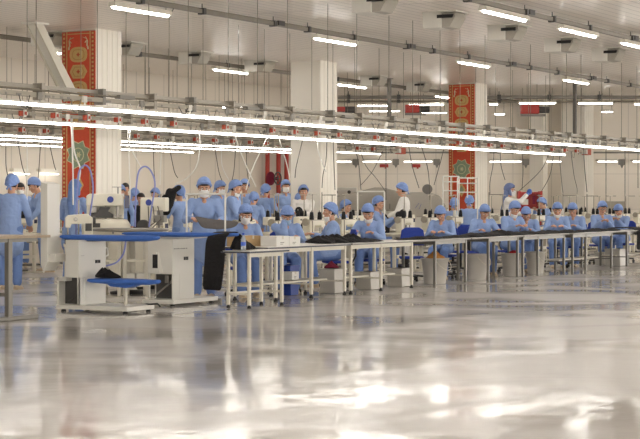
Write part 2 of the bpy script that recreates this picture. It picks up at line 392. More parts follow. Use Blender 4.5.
# lamps far down the hall
FAR = [(222, 247, 107.2, 41, 'first far lamp left of the second pillar'), (262, 284, 107.5, 41, 'far lamp just left of the second pillar'), (357, 391, 105.5, 47, 'upper far lamp right of the second pillar'), (409, 444, 104.5, 47, 'upper far lamp above the second red heater'),
       (369, 400, 110.8, 49.5, 'lower far lamp between the two red heaters'), (421, 447, 112.6, 49.5, 'lower far lamp left of the third pillar'), (489, 498, 104.2, 47, 'short far lamp right of the third pillar'), (519, 556, 103, 47, 'far lamp above the third red heater'), (578, 613, 103.2, 47, 'far lamp on the last pillar'),
       (494, 505, 114, 49.5, 'dim low far lamp right of the third pillar'), (601, 613, 111.6, 49.5, 'dim low far lamp past the last pillar'), (634, 650, 104, 47, 'far lamp at the right edge of the picture')]
for x0, x1, y, Z, lab in FAR:
    (ua, va), (ub, vb) = at_Z(x0, Z), at_Z(x1, Z); L = math.hypot(ub - ua, vb - va); z = CAMZ + (200 - y) * Z / F
    t = thing('ceiling_light', 'lit ' + lab, 'ceiling light', ((ua + ub) / 2, (va + vb) / 2, z), TH - PI / 2, 'far ceiling lamps')
    b = MB(); b.prism([(-.045, .06), (.045, .06), (.06, .0), (-.06, .0)], -L / 2, L / 2, 'x'); b.build('housing', 'lamp_off', t)
    MB().cap((-L / 2 + .04, 0, 0), (L / 2 - .04, 0, 0), .026, flat=.9, side=(0, 1, 0)).build('diffuser', 'lamp_glow', t)
    for s in (-1, 1): MB().cyl((s * .4 * L, 0, .05), (s * .4 * L, 0, CEIL - z), .006, n=6).build('hanger', 'rod_grey', t)
# duct and pipe across the hall under the far ceiling
for y, r, lab, mt in ((97.2, .05, 'dark grey service pipe crossing under the far ceiling', 'mid_grey'), (101.5, .03, 'thin lower service pipe crossing near the far wall', 'rod_grey')):
    Z = 48.5 if r > .04 else 49.2; a = at_Z(338, Z); b_ = at_Z(660, Z); z = CAMZ + (200 - y) * Z / F
    t = thing('service_pipe', lab, 'pipe', (a[0], a[1], z), TH - PI / 2)
    L = math.hypot(a[0] - b_[0], a[1] - b_[1])
    MB().cyl((0, 0, 0), (L, 0, 0), r, n=8).build('pipe', mt, t)
    for k in range(7):
        x = .3 + k * (L - .6) / 6; bb = MB(); bb.cyl((x, 0, 0), (x, 0, CEIL - z), .012, n=6); bb.box(x - .05, x + .05, -r - .01, r + .01, -r - .01, r + .02); bb.build('bracket', 'dark_grey', t)
# lamps along the far wall at head height, each with a dark bracket
WL = [(331, 351), (363, 391), (404, 432), (490, 521), (537, 566), (598, 617), (633, 652)]
for i, (x0, x1) in enumerate(WL):
    Z = 52.3; (ua, va), (ub, vb) = at_Z(x0, Z), at_Z(x1, Z); L = math.hypot(ub - ua, vb - va); z = CAMZ + 38.3 * Z / F
    t = thing('wall_light', ORD[i] + ' lit tube lamp along the far wall from the second pillar', 'wall light', ((ua + ub) / 2, (va + vb) / 2, z), TH - PI / 2, 'tube lamps along the far wall')
    MB().box(-L / 2, L / 2, -.03, .06, .035, .09).build('housing', 'lamp_off', t)
    MB().cyl((-L / 2, 0, 0), (L / 2, 0, 0), .018, n=10).build('tube', 'wall_lamp_glow', t)
    for s in (-1, 1): MB().box(s * L * .4 - .02, s * L * .4 + .02, .02, .68, .04, .07).build('wall_bracket', 'mid_grey', t)
    b = MB(); b.box(L / 2 + .05, L / 2 + .24, -.1, .08, -.1, .08); b.prism([(L / 2 + .1, -.1), (L / 2 + .2, -.1), (L / 2 + .15, -.2)], -.05, .05, 'y'); b.build('junction_box', 'mid_grey', t)
    a = MB(); a.box(-L / 2, L / 2 + 1.0, .1, .16, .26, .31); a.build('cable_duct', 'mid_grey', t)
for x, lab in ((384, 'small red alarm box under the second far wall lamp'), (416, 'small red alarm box under the third far wall lamp')):
    p = at_Z(x, 52.2); t = thing('alarm_box', lab, 'alarm box', (p[0], p[1], CAMZ + 34.2 * 52.2 / F), TH - PI / 2)
    MB().box(-.13, .13, -.08, .08, -.05, .05).build('box', 'red_metal', t, .01); MB().box(-.02, .02, .08, .66, -.02, .02).build('bracket', 'mid_grey', t); MB().cyl((.05, 0, -.05), (.05, 0, -.09), .03, n=10).build('beacon', 'plug_red', t)
# ---------------------------------------------------------------- ceiling vents
def vent(px, y, v, label, k=1.):
    u = at_v(px, v)
    t = thing('ceiling_vent', label, 'vent', (u, v, CEIL), -PI / 2, 'ceiling vent boxes')
    MB().box(-.31 * k, .31 * k, -.27 * k, .27 * k, -.02, 0).build('flange', 'white_paint', t)
    MB().box(-.31 * k, .02 * k, -.24 * k, .24 * k, -.27 * k, -.02).build('housing', 'white_paint', t, .008)
    b = MB(); b.prism([(.02 * k, -.03), (.02 * k, -.27 * k), (.16 * k, -.26 * k), (.26 * k, -.1 * k), (.26 * k, -.03)], -.2 * k, .2 * k, 'y'); b.build('outlet', 'vent_grey', t)
    b = MB(); b.prism([(-.05 * k, -.06), (-.05 * k, -.115 * k), (.21 * k, -.115 * k), (.235 * k, -.06)], -.245 * k, -.2 * k, 'y'); b.build('grille', 'black_plastic', t)
for i, x in enumerate((377, 446, 509, 564, 610)):
    vent(x, 0, (12.1, 12.2, 12.15, 12.2, 12.2)[i], ORD[i] + ' white ceiling vent in the row beside the nearest lamps', 1.0)
for i, x in enumerate((51, 127, 196, 261, 375, 420)):
    vent(x, 0, 20.0, ORD[i] + ' white ceiling vent from the near end of the rear row', .95)
for x, lab in ((495, 'small grey ceiling vent right of the third pillar'), (540, 'small grey ceiling vent over the third red heater')):
    pass
# slanted white duct by the first pillar
t = thing('slanted_duct', 'slanted white duct dropping from ceiling past the red banner', 'duct', (23.28, 19.15, 4.5))
MB().bar((0, 0, 0), (1.06, -.02, -1.28), .22, .12).build('trunk', 'white_paint', t)
MB().bar((-.06, -.12, .02), (.97, -.14, -1.28), .03, .17).build('rib', 'cream_metal', t)
MB().bar((.0, .12, .0), (1.03, .10, -1.28), .03, .17).build('rib', 'cream_metal', t)
MB().box(-.16, .2, -.16, .16, -.03, 0).build('ceiling_plate', 'white_paint', t)
# ---------------------------------------------------------------- light lines over the sewing rows
def light_line(v, u0, u1, ztube, label, plugs=(), end=None, rods=1.05, seed=1, r=.034, more=.2):
    rnd = random.Random(seed)
    t = thing('light_line', label, 'light line', (0, v, ztube))
    L = 1.5; u = u0; i = 0
    while u < u1 - .05:
        e = min(u + L, u1)
        g = MB().cyl((u + .012, 0, 0), (e - .012, 0, 0), r, n=10); g.build('light_tube', 'tube_glow', t)
        MB().box(u + .004, e - .004, -.022, .022, r - .002, r + .026).build('reflector', 'white_paint', t)
        u = e
    MB().box(u0, u1 + more, -.06, .02, .092, .145).build('lower_rail', 'rail_beige', t)
    sl = MB(); q = u0 + .1
    while q < u1: sl.box(q, q + rnd.choice((.03, .05, .09)), -.066, -.06, .095, .12); q += rnd.choice((.14, .2, .26, .4))
    so = sl.build('rail_slots', 'mid_grey', t); so['kind'] = 'stuff'
    MB().box(u0, u1 + more, .02, .075, .2, .245).build('upper_rail', 'galvanised', t)
    MB().tube([(u0, -.07, .17), (u1, -.07, .17)], .012, 6).build('cable', 'rod_grey', t)
    u = u0 + rnd.uniform(.2, .6); k = 0
    while u < u1:
        b = MB(); b.cyl((u, .05, .25), (u, .05, CEIL - ztube), .0055, n=6)
        b.build('hanger_rod', 'rod_grey', t)
        MB().box(u - .03, u + .03, -.065, .08, .06, .262).build('rail_clip', 'galvanised' if k % 2 else 'mid_grey', t)
        if k % 2 == 0:
            p = MB()                                    # length of perforated strip between the rails
            for q in range(14): p.box(u + .15 + q * .06, u + .19 + q * .06, -.03, -.02, .165, .19)
            p.box(u + .13, u + .15 + 14 * .06, -.03, -.02, .188, .2); p.build('perforated_strip', 'rail_beige', t)
        b = MB(); x = u + rnd.uniform(.2, .6); h = rnd.uniform(.06, .16); b.tube([(x, -.07, .1), (x + .03, -.085, .1 - h), (x + .12, -.085, .08 - h), (x + .2, -.07, .1)], .006, 6); b.build('loop_cable', ('rod_grey', 'cord_white', 'dark_grey')[k % 3], t)
        b = MB(); b.box(u + .75, u + .83, -.085, -.06, .07, .15); b.cyl((u + .79, -.075, .07), (u + .79, -.075, .03), .012, n=8); b.build('outlet', ('mid_grey', 'white_paint')[k % 2], t)
        if k % 3 == 1:
            b = MB(); b.box(u + .3, u + .62, -.09, .0, .155, .20); b.build('cable_box', 'mid_grey', t)
        u += rods * rnd.uniform(.75, 1.25); k += 1
    for px, col in plugs:
        u = at_v(px, v)
        b = MB(); b.box(u - .06, u + .06, -.12, -.06, .075, .15, 0); b.box(u - .025, u + .025, -.14, -.12, .06, .165, 1); b.box(u + .06, u + .09, -.11, -.07, .09, .135, 1); b.box(u - .018, u + .018, -.15, -.14, .09, .135, 0)
        b.build('tap_off_plug', ['plug_red', 'cord_white'], t)
    if end:
        b = MB(); b.box(u1 + more, u1 + more + .3, -.1, .05, .03, .19); b.build('end_box', 'plug_red', t); b = MB(); b.box(u1 + more - .1, u1 + more, -.12, .06, .05, .17); b.build('end_plate', 'white_paint', t)
    return t
light_line(13.2, 13.0, 46.5, 2.55, 'long lit light line nearest the front tables, running right across', seed=3, r=.018)
light_line(16.2, 15.5, 40.7, 2.55, 'second long light line with red plugs, ending at the last pillar',
           plugs=[(18, 0), (50, 0), (82, 0), (113, 0), (140, 0), (169, 0), (221, 0), (268, 0), (291, 0), (313, 0), (335, 0), (372, 0), (390, 0), (424, 0), (455, 0), (470, 0), (486, 0), (499, 0), (525, 0), (549, 0), (562, 0), (573, 0)], end=True, seed=5, r=.018, more=1.3)
light_line(19.98, 20.0, 37.8, 2.55, 'third light line behind the pillars, ending past the second pillar', r=.011, plugs=[(18, 0), (42, 0), (133, 0), (153, 0), (192, 0), (211, 0), (229, 0), (247, 0), (263, 0), (355, 0), (370, 0)], end=True, seed=8, more=.9)
light_line(21.3, 20.0, 36.3, 2.55, 'fourth light line hung behind the first pillar above far machines', r=.010, seed=9)
light_line(23.2, 20.0, 34.2, 2.55, 'fifth and farthest light line before the wall, left of second pillar', r=.010, seed=12)
for px, v, zb, lab in ((577, 16.2, 2.8, 'tall grey drop post at end of second light line'), (391, 19.98, 2.8, 'grey drop post at end of third light line')):
    u = at_v(px, v) + .1
    t = thing('drop_post', lab, 'post', (u, v + .1, zb)); MB().box(-.04, .04, -.04, .04, 0, CEIL - zb).build('post', 'gun_grey', t); MB().box(-.08, .08, -.08, .08, CEIL - zb - .015, CEIL - zb).build('plate', 'gun_grey', t); MB().box(-.1, .1, -.12, -.04, -.05, .06).build('clamp', 'dark_grey', t)
# red heater boxes hung far down the hall
for i, (x0, x1, y0, y1, lab) in enumerate(((332, 350, 107, 112, 'red air heater hung partly behind the second pillar'), (406, 424, 105, 113, 'red air heater hung between second and third pillars'), (521, 544, 104.8, 114, 'large red air heater hung right of the third pillar'))):
    Z = 45.5; p = at_Z((x0 + x1) / 2, Z); z = CAMZ + (200 - y1) * Z / F; wd = (x1 - x0) * Z / F * .78; h = (y1 - y0) * Z / F
    t = thing('air_heater', lab, 'heater', (p[0], p[1], z), TH - PI / 2, 'red hanging air heaters')
    MB().box(-wd / 2 - .08, wd / 2 - .08, -.18, .18, 0, h).build('casing', 'red_metal', t, .015)
    MB().cyl((wd / 2 - .08, 0, h * .45), (wd / 2 + .2, 0, h * .45), .09, n=12).build('motor', 'dark_grey', t)
    MB().box(-wd / 2 - .06, -wd / 2 + .14, -.2, -.18, .04, h - .04).build('grille', 'pipe_red', t)
    MB().box(-wd / 2 - .08, wd / 2 + .1, -.04, .04, -.06, 0).build('bracket', 'mid_grey', t)
    for s in (-.3, .25): MB().cyl((s * wd, 0, h), (s * wd, 0, CEIL - z), .008, n=6).build('hanger', 'rod_grey', t)
# three red pipes with a valve on the left wall
for i, px in enumerate((267.5, 278.5, 286.5)):
    v = WALLV - .16; u = at_v(px, v)
    t = thing('fire_pipe', ('red fire pipe with valve wheel on the wall', 'middle red fire pipe on the wall', 'red fire pipe nearest the second pillar')[i], 'pipe', (u, v, 0), 0, 'red fire pipes')
    MB().cyl((0, 0, 0), (0, 0, 2.95), .062, n=14).build('pipe', 'pipe_red', t)
    for z in (1.2, 2.7): b = MB(); b.cyl((0, 0, z), (0, 0, z + .05), .085, n=14); b.box(-.02, .02, .05, .15, z, z + .05); b.build('clamp', 'pipe_red', t)
    if i == 0:
        b = MB(); b.sph((0, -.1, 1.98), (.15, .12, .19)); b.cyl((0, -.1, 1.98), (0, -.32, 1.98), .05); b.build('valve', 'maroon', t)
        w_ = MB(); w_.tube([(.17 * math.cos(a * PI / 8), -.33, 1.98 + .17 * math.sin(a * PI / 8)) for a in range(17)], .018, 8)
        for a in range(3): w_.cyl((.17 * math.cos(a * PI / 3), -.33, 1.98 + .17 * math.sin(a * PI / 3)), (-.17 * math.cos(a * PI / 3), -.33, 1.98 - .17 * math.sin(a * PI / 3)), .012, n=6)
        w_.build('hand_wheel', 'dark_grey', t)
for i, (x0, x1) in enumerate(((13, 28), (40, 57))):
    v = WALLV - .1; u0, u1 = at_v(x0, v), at_v(x1, v); z = z_at((x0 + x1) / 2, v, 174)
    t = thing('wall_light', ('lit wall lamp behind the worker standing with her back turned', 'lit wall lamp just left of the first banner')[i], 'wall light', ((u0 + u1) / 2, v, z)); L = u1 - u0
    MB().box(-L / 2, L / 2, -.02, .1, .05, .12).build('housing', 'lamp_off', t); MB().cyl((-L / 2, -.03, 0), (L / 2, -.03, 0), .016, n=10).build('tube', 'wall_lamp_glow', t)
# ---------------------------------------------------------------- front row of work tables
TZ = .755
def table(u0, u1, v0, v1, legs, mtl, label, shelf=True, edge='table_edge', feet=True, tz=TZ):
    t = thing('work_table', label, 'table', ((u0 + u1) / 2, v0, 0)); h = (u1 - u0) / 2; d = v1 - v0; c = (u0 + u1) / 2
    b = MB(); b.box(-h, h, 0, d, tz - .022, tz, 0); b.box(-h - .004, h + .004, -.004, d + .004, tz - .026, tz - .005, 1); b.build('tabletop', ['table_white', edge], t)
    for (lu, s) in legs:
        for y in ((.04, d - .08) if s == 0 else (.04,)):
            b = MB(); b.box(lu - c - .022, lu - c + .022, y, y + .044, .05 if feet else 0, tz - .026); l = b.build('leg', mtl, t, .006)
            if feet: MB().lathe([(.014, .05), (.014, .03), (.028, .022), (.03, 0)], (lu - c, y + .022, 0), 12).build('glide', 'foot_black', l)
    us = [l for l, s in legs]; a, z = min(us) - c, max(us) - c
    b = MB(); b.box(a, z, .05, .08, tz - .085, tz - .026); b.box(a, z, d - .07, d - .04, tz - .085, tz - .026)
    for l in (a, z): b.box(l - .015, l + .015, .05, d - .04, tz - .085, tz - .026)
    b.build('apron', mtl, t)
    if shelf:
        MB().box(a, z, d * .45, d - .06, .21, .235).build('lower_shelf', 'cream_metal', t)
        for l in us: MB().box(l - c - .015, l - c + .015, .07, d - .05, .19, .21).build('shelf_bearer', mtl, t)
    return t
# small side table at the near end
t = thing('side_table', 'small white side table with a water bottle on it', 'table', (18.53, 11.7, 0))
b = MB(); b.box(-.06, .92, -.04, .40, .718, .742, 0); b.box(-.064, .924, -.044, .404, .714, .736, 1); b.build('tabletop', ['table_white', 'table_edge'], t)
for x in (.02, .83):
    for y in (0., .32):
        b = MB(); b.box(x - .02, x + .02, y, y + .04, .04, .714); l = b.build('leg', 'leg_white', t, .005); MB().lathe([(.012, .04), (.024, .02), (.026, 0)], (x, y + .02, 0), 12).build('glide', 'foot_black', l)
    MB().box(x - .014, x + .014, .04, .32, .17, .2).build('stretcher', 'leg_white', t)
MB().box(.02, .83, .325, .35, .17, .2).build('stretcher', 'leg_white', t)
MB().box(.02, .83, .01, .03, .66, .714).build('apron', 'leg_white', t)
TV = 12.16
TABLES = [
    (19.72, 22.05, 12.16, 12.95, [(20.03, 0), (21.0, 0), (21.98, 0)], 'leg_white', 'white work table holding the cardboard boxes', True, 'table_edge', True),
    (22.12, 24.25, 12.16, 12.95, [(22.17, 0), (23.13, 0), (24.17, 0)], 'leg_white', 'white work table before the woman with mask under her chin', True, 'mid_grey', True),
    (24.32, 26.36, 12.2, 12.9, [(25.1, 0), (26.28, 0)], 'leg_grey', 'work table above the bucket of orange cloth', False, 'mid_grey', False),
    (26.42, 28.62, 12.2, 12.9, [(27.22, 0), (28.5, 0)], 'leg_grey', 'work table above the bucket with red cloth', False, 'mid_grey', False),
    (28.68, 30.88, 12.2, 12.9, [(28.75, 0), (29.45, 0), (30.75, 0)], 'leg_grey', 'grey-legged work table, fifth in the row from the boxes', False, 'mid_grey', False),
    (30.95, 33.3, 12.14, 12.9, [(31.05, 0), (31.75, 0), (33.2, 0)], 'leg_grey', 'grey-legged work table, sixth in the row from the boxes', True, 'mid_grey', False),
    (33.36, 36.2, 12.2, 12.9, [(34.3, 0), (36.0, 0)], 'leg_grey', 'work table at the far right end of the row', True, 'mid_grey', False)]
for a in TABLES: table(*a)
# inspection table at the left edge with a T-shaped foot
t = thing('inspection_table', 'tall table with T-shaped steel foot at the left edge', 'table', (15.28, 12.95, 0))
MB().box(-.55, .62, -.12, 1.6, .955, .985).build('tabletop', 'table_wood', t, .004)
for y in (0., 1.4):
    MB().box(-.035, .035, y - .03, y + .03, .05, .955).build('leg', 'leg_grey', t); MB().box(-.5, .5, y - .035, y + .035, 0, .05).build('foot', 'leg_grey', t, .008)
    MB().box(-.45, .5, y - .02, y + .02, .91, .955).build('top_bearer', 'leg_grey', t)
MB().box(-.02, .02, .03, 1.37, .28, .32).build('stretcher', 'leg_grey', t)
# ---------------------------------------------------------------- pressing stations (cabinet, ironing boards)
def boardpoly(l0, l1, w0, w1):
    """outline of an ironing board: blunt end at l1, tip at l0, along y"""
    pts = [(w1, l1 - .04), (w1 * .9, l1), (-w1 * .9, l1), (-w1, l1 - .04), (-w1, l0 + .55)]
    for k in range(9):
        a = PI + PI * k / 8; pts.append((w0 * math.cos(a), l0 + w0 + w0 * math.sin(a)))
    return pts + [(w1, l0 + .55)]
def press_board(name, l0, l1, w0, w1, z, th, t, keel=False):
    p = boardpoly(l0, l1, w0, w1); n = len(p); b = MB()
    cy = sum(q[1] for q in p) / n
    rings = [(1.0, z), (1.0, z - th * .5), (.93, z - th), (.55, z - th * 1.5)]
    vs = []
    for s, zz in [(.97, z + .012)] + rings: vs += [(x * s, cy + (y - cy) * s, zz) for x, y in p]
    fs = [tuple(range(n))] + [(r * n + i, r * n + (i + 1) % n, (r + 1) * n + (i + 1) % n, (r + 1) * n + i) for r in range(4) for i in range(n)] + [tuple(range(4 * n, 5 * n))]
    b.add(vs, fs, 0, False)
    if keel: b.prism([(cy - .1, z - th), (cy + .42, z - th), (cy + .34, z - th - .045), (cy + .1, z - th - .06)], -.09, .09, 'x')
    return b.build(name, 'board_blue', t)
t = thing('pressing_station', 'white pressing station with tall side panel and two blue boards', 'pressing station', (16.9, 12.45, 0))
MB().box(0, .58, 0, 1.1, .03, .085).build('base_plate', 'cabinet_white', t, .006)
for x in (.05, .53):
    for y in (.06, 1.02): MB().lathe([(.015, .03), (.03, .02), (.032, 0)], (x, y, 0), 10).build('foot', 'foot_black', t)
b = MB(); b.box(.02, .58, .76, .97, .43, .90); b.box(.16, .58, .76, 1.1, .085, .43); b.box(.02, .05, .76, .785, .085, .43); b.box(.02, .05, 1.075, 1.1, .085, .43); b.box(.02, .16, .76, .775, .085, .43); b.box(.02, .58, .97, 1.1, .38, .43); b.box(.05, .16, 1.085, 1.1, .085, .38)
cab = b.build('cabinet', 'cabinet_white', t, .005)
MB().box(.15, .156, .785, 1.075, .09, .42).build('recess', 'dark_grey', cab)  # dark panel colour stands in for the shade inside the open cabinet
MB().box(.14, .15, .80, .86, .34, .41).build('junction_box', 'dark_grey', cab)
MB().tube([(.12, .83, .36), (.1, .84, .25), (.09, .9, .16), (.12, 1.0, .12)], .009, 6).build('cable', 'dark_grey', cab)
b = MB(); b.box(.36, .40, .752, .76, .60, .64); b.box(.415, .455, .752, .76, .60, .64); b.build('switch', 'black_plastic', cab)
MB().box(.06, .13, .755, .76, .70, .703).build('rating_mark', 'mid_grey', cab)
b = MB(); b.box(.575, .60, .80, .83, .45, .47); b.tube([(.58, .8, .8), (.66, .8, .78), (.68, .8, .7), (.6, .8, .66)], .012, 6); b.build('fitting', 'cord_white', cab)
b = MB(); b.prism([(1.2, .62), (1.2, 1.60), (1.31, 1.63), (1.31, .58), (1.27, .50)], -.05, .2, 'x'); b.build('side_panel', 'cabinet_white', t, .006)
MB().box(-.03, .18, 1.09, 1.2, .62, .72).build('panel_arm', 'cabinet_white', t)
press_board('upper_board', -.27, 1.14, .07, .20, .945, .04, t).location.x = .3
MB().box(.18, .44, .62, .95, .88, .905).build('board_carrier', 'dark_grey', t)
lb = press_board('lower_board', -.28, .72, .07, .18, .40, .035, t, True); lb.location.x = .3
MB().cyl((.3, .24, .085), (.3, .24, .36), .022, n=12).build('board_post', 'cream_metal', t)
MB().box(.22, .38, .05, .1, .9, .92).build('board_hook', 'steel', t)
b = MB(); b.tube([(.5, .05, .09), (.56, -.06, .10), (.58, -.09, .06)], .012, 6); b.build('pedal', 'foot_black', t)
t = thing('pressing_station', 'white pressing station in front of the standing masked woman', 'pressing station', (18.45, 12.85, 0))
MB().box(-.06, 1.0, -.06, .45, .03, .085).build('base_plate', 'cabinet_white', t, .006)
for x in (0, .92):
    for y in (0, .4): MB().lathe([(.015, .03), (.03, .02), (.032, 0)], (x, y, 0), 10).build('foot', 'foot_black', t)
b = MB(); b.box(.0, .51, 0, .40, .42, .88); b.box(.16, .51, 0, .40, .085, .42); b.box(0, .16, 0, .015, .085, .42); b.box(0, .03, .375, .4, .085, .42)
cab = b.build('cabinet', 'cabinet_white', t, .005)
MB().box(.15, .156, .02, .37, .09, .41).build('recess', 'dark_grey', cab)  # shade of the cabinet opening put into this panel's dark colour
b = MB(); b.bar((.05, .33, .12), (.1, .05, .34), .02, .02); b.box(.05, .13, .1, .16, .3, .4); b.build('linkage', 'mid_grey', cab)
b = MB(); b.prism([(.16, .44), (.34, .44), (.34, .68), (.22, .71)], -.07, 0, 'x'); b.build('hatch', 'cabinet_white', cab)
MB().box(-.075, -.07, .19, .27, .50, .68).build('hatch_opening', 'black_plastic', cab)
b = MB(); b.box(.26, .30, -.008, 0, .60, .645); b.box(.315, .355, -.008, 0, .60, .645); b.build('switch', 'black_plastic', cab)
b = MB(); x = .03
for k, wd in enumerate((.05, .03, .06, .03, .045, .06, .05)): b.box(x, x + wd - .014, -.002, 0, .75, .762); x += wd
b.build('lettering', 'mid_grey', cab)
b = MB(); b.prism([(-.02, .88), (.42, .88), (.62, .925), (-.62, .925)], .12, .42, 'x'); b.build('board_carrier', 'cabinet_white', t)
ub = press_board('upper_board', -.86, .86, .08, .24, .955, .03, t); ub.location.x = .26
pf = MB()
for y in (.12, -.5): pf.tube([(.5, y, .955), (.5, y, 1.48)], .013, 8)
pf.tube([(.5, .12, 1.48), (.5, -.5, 1.48)], .013, 8); pf.build('pipe_frame', 'cord_white', t)
b = MB(); b.box(.98, 1.12, .02, .08, .03, .06); b.box(1.08, 1.12, -.05, .15, .0, .05); b.build('pedal', 'mid_grey', t)
# cloth on and over the boards
def heap(name, label, cat, pts, loc, mtl='black_cloth', group=None, seed=1, rz=0):
    """loose pile of cloth: overlapping folded lumps, one mesh"""
    rnd = random.Random(seed); b = MB()
    for (x, y, lx, ly, h) in pts:
        n, k = 18, 7; vs = []
        ph = [rnd.uniform(0, 6) for _ in range(4)]
        for j in range(k + 1):
            r = 1 - (j / k) ** 1.6 * .9
            for i in range(n):
                a = 2 * PI * i / n; w_ = 1 + .13 * math.sin(3 * a + ph[0]) + .1 * math.sin(5 * a + ph[1] + j) + .05 * math.sin(9 * a + ph[2] + 2 * j)
                vs.append((x + lx * r * w_ * math.cos(a), y + ly * r * w_ * math.sin(a), .003 + h * (j / k) ** .8 * (1 + .22 * math.sin(2 * a + ph[3]))))
        fs = [tuple(range(n))[::-1], tuple(range(k * n, (k + 1) * n))] + [(j * n + i, j * n + (i + 1) % n, (j + 1) * n + (i + 1) % n, (j + 1) * n + i) for j in range(k) for i in range(n)]
        b.add(vs, fs, 0, True)
    o = b.build(name, mtl, loc=loc); o.rotation_euler = (0, 0, rz); o.modifiers.new('s', 'SUBSURF').levels = 1; o.modifiers['s'].render_levels = 1
    return tag(o, label, cat, group)
def sheet(name, label, cat, grid, mtl, th=.006, group=None):
    """draped cloth from a grid of points"""
    n, m_ = len(grid), len(grid[0]); b = MB(); b.add([p for r in grid for p in r], [(i * m_ + j, i * m_ + j + 1, (i + 1) * m_ + j + 1, (i + 1) * m_ + j) for i in range(n - 1) for j in range(m_ - 1)], 0, True)
    o = b.build(name, mtl); s = o.modifiers.new('t', 'SOLIDIFY'); s.thickness = th; q = o.modifiers.new('s', 'SUBSURF'); q.levels = 1; q.render_levels = 2
    return tag(o, label, cat, group)
heap('cloth_bundle', 'small black cloth bundle on the lower blue board', 'cloth', [(0, 0, .09, .2, .10), (.02, .1, .07, .12, .12)], (17.2, 12.95, .414), seed=4)
# black trousers hung over the tip of the board
g = []
for i, z in enumerate((.985, .99, .96, .8, .6, .4, .22)):
    row = []
    for j in range(7):
        s = j / 6
        row.append((18.72 + .02 * math.sin(5 * s + i) + (.16 if i == 0 else .04 if i == 1 else -.27 if i > 2 else -.2), 12.36 - .30 * s + .02 * math.sin(i * 1.3), z))
    g.append(row)
sheet('black_trousers', 'black trousers hung over the tip of the blue board', 'trousers', g, 'black_cloth', .025)
# ---------------------------------------------------------------- cartons, bottle, bins
heap('cloth_pile', 'black cloth heaped on the small side table behind the water bottle', 'cloth', [(0, 0, .22, .12, .17), (.1, -.02, .14, .10, .09), (-.05, .02, .15, .10, .19)], (18.84, 12.02, .742), seed=41)
def at_table(px, v): return at_v(px, v)
t = thing('water_bottle', 'clear water bottle with blue label on the small side table', 'bottle', (18.60, 11.84, .742))
MB().lathe([(.028, 0), (.033, .01), (.033, .06), (.029, .09), (.033, .12), (.033, .15), (.014, .2), (.014, .212)], n=18).build('body', 'bottle', t); MB().lathe([(.0335, .065), (.0335, .115)], n=18).build('wrapper', 'bottle_blue', t); MB().lathe([(.016, .205), (.016, .228), (.012, .232)], n=14).build('screw_cap', 'bottle_blue', t)
def carton(u, v, z, wx, wy, h, mtl, label, group=None, name='carton', rz=0., marks=True):
    t = thing(name, label, 'box', (u, v, z), rz, group)
    MB().box(-wx / 2, wx / 2, -wy / 2, wy / 2, 0, h).build('body', mtl, t, .004)
    b = MB(); b.box(-wx / 2 - .001, wx / 2 + .001, -.02, .02, h - .0005, h + .002); b.box(-.02, .02, -wy / 2 - .002, -wy / 2, h * .7, h); b.build('tape', 'cream_metal', t)
    if marks:
        b = MB(); b.box(-wx * .2, wx * .1, -wy / 2 - .002, -wy / 2, h * .35, h * .42); b.box(-wx * .2, wx * .02, -wy / 2 - .002, -wy / 2, h * .2, h * .26); b.build('print_mark', 'mid_grey', t)
    return t
carton(20.0, 12.72, TZ, .42, .3, .15, 'cardboard', 'open brown cardboard box on the table behind the water bottle', marks=False)
carton(20.2, 12.34, TZ, .34, .26, .145, 'box_white', 'white carton on the front table, nearer the brown box')
carton(20.56, 12.36, TZ, .3, .26, .13, 'box_white', 'white carton on the front table, farther from the brown box')
carton(21.32, 12.75, .235, .2, .16, .12, 'box_white', 'small white box on the lower shelf under the cartons')
tag(MB().box(18.9, 19.02, 12.0, 12.06, .742, .752).build('fabric_scrap', 'orange_cloth', bevel=.003), 'small orange scrap beside the water bottle', 'scrap')
def bin_(u, v, k, h, label, mtl='bin_white', fill=None, name='bin', cat='bin', round_=True, fx=1.):
    t = thing(name, label, cat, (u, v, .0))
    if round_:
        MB().lathe([(k * .78, .004), (k, h), (k * 1.06, h), (k * 1.06, h - .02), (k * .97, h - .02), (k * .97, h - .005), (k * .9, h - .01), (k * .76, .02), (.01, .02)], n=24).build('shell', mtl, t)
        MB().tube([(k * 1.05 * math.cos(a), -k * .6 - abs(math.sin(a)) * k * .5, h - .04 - .16 * math.sin(a)) for a in [PI * i / 10 for i in range(11)]], .006, 6).build('handle', 'cream_metal', t)
    else:
        b = MB(); b.prism([(-k * .85, .004), (k * .85, .004), (k, h), (-k, h)], -k * .7 * fx, k * .7 * fx, 'y'); b.build('shell', mtl, t, .008); MB().box(-k * 1.03, k * 1.03, -k * .74 * fx, k * .74 * fx, h - .03, h).build('rim', mtl, t)
    return t
b0 = at_v
bin_(b0(289.5, 12.85), 12.85, .13, .44, 'blue plastic crate standing under the carton table', 'crate_blue', round_=False)
bin_(b0(327, 12.7), 12.6, .19, .37, 'white tub with dark red cloth under the first long table', round_=False)
heap('cloth_bundle', 'dark red cloth lying in the white tub', 'cloth', [(0, 0, .15, .10, .10)], (b0(327, 12.7) - .04, 12.6, .37), 'maroon', seed=2)
bin_(b0(364, 12.7), 12.62, .19, .28, 'white tub under the table of the woman with lowered mask', round_=False)
bin_(b0(394, 12.7), 12.6, .19, .30, 'white tub under the right half of the second long table', round_=False)
bin_(b0(429.5, 12.6), 12.5, .23, .43, 'white bucket filled with orange cloth')
heap('cloth_bundle', 'orange and white cloth heaped in the bucket', 'cloth', [(-.03, 0, .17, .16, .10), (.08, .05, .1, .1, .12)], (b0(430, 12.6), 12.5, .42), 'orange_cloth', seed=6)
bin_(b0(473.5, 12.6), 12.55, .22, .45, 'white bucket under the table left of the red-topped bucket')
bin_(b0(509, 12.6), 12.52, .22, .42, 'white bucket topped with red cloth')
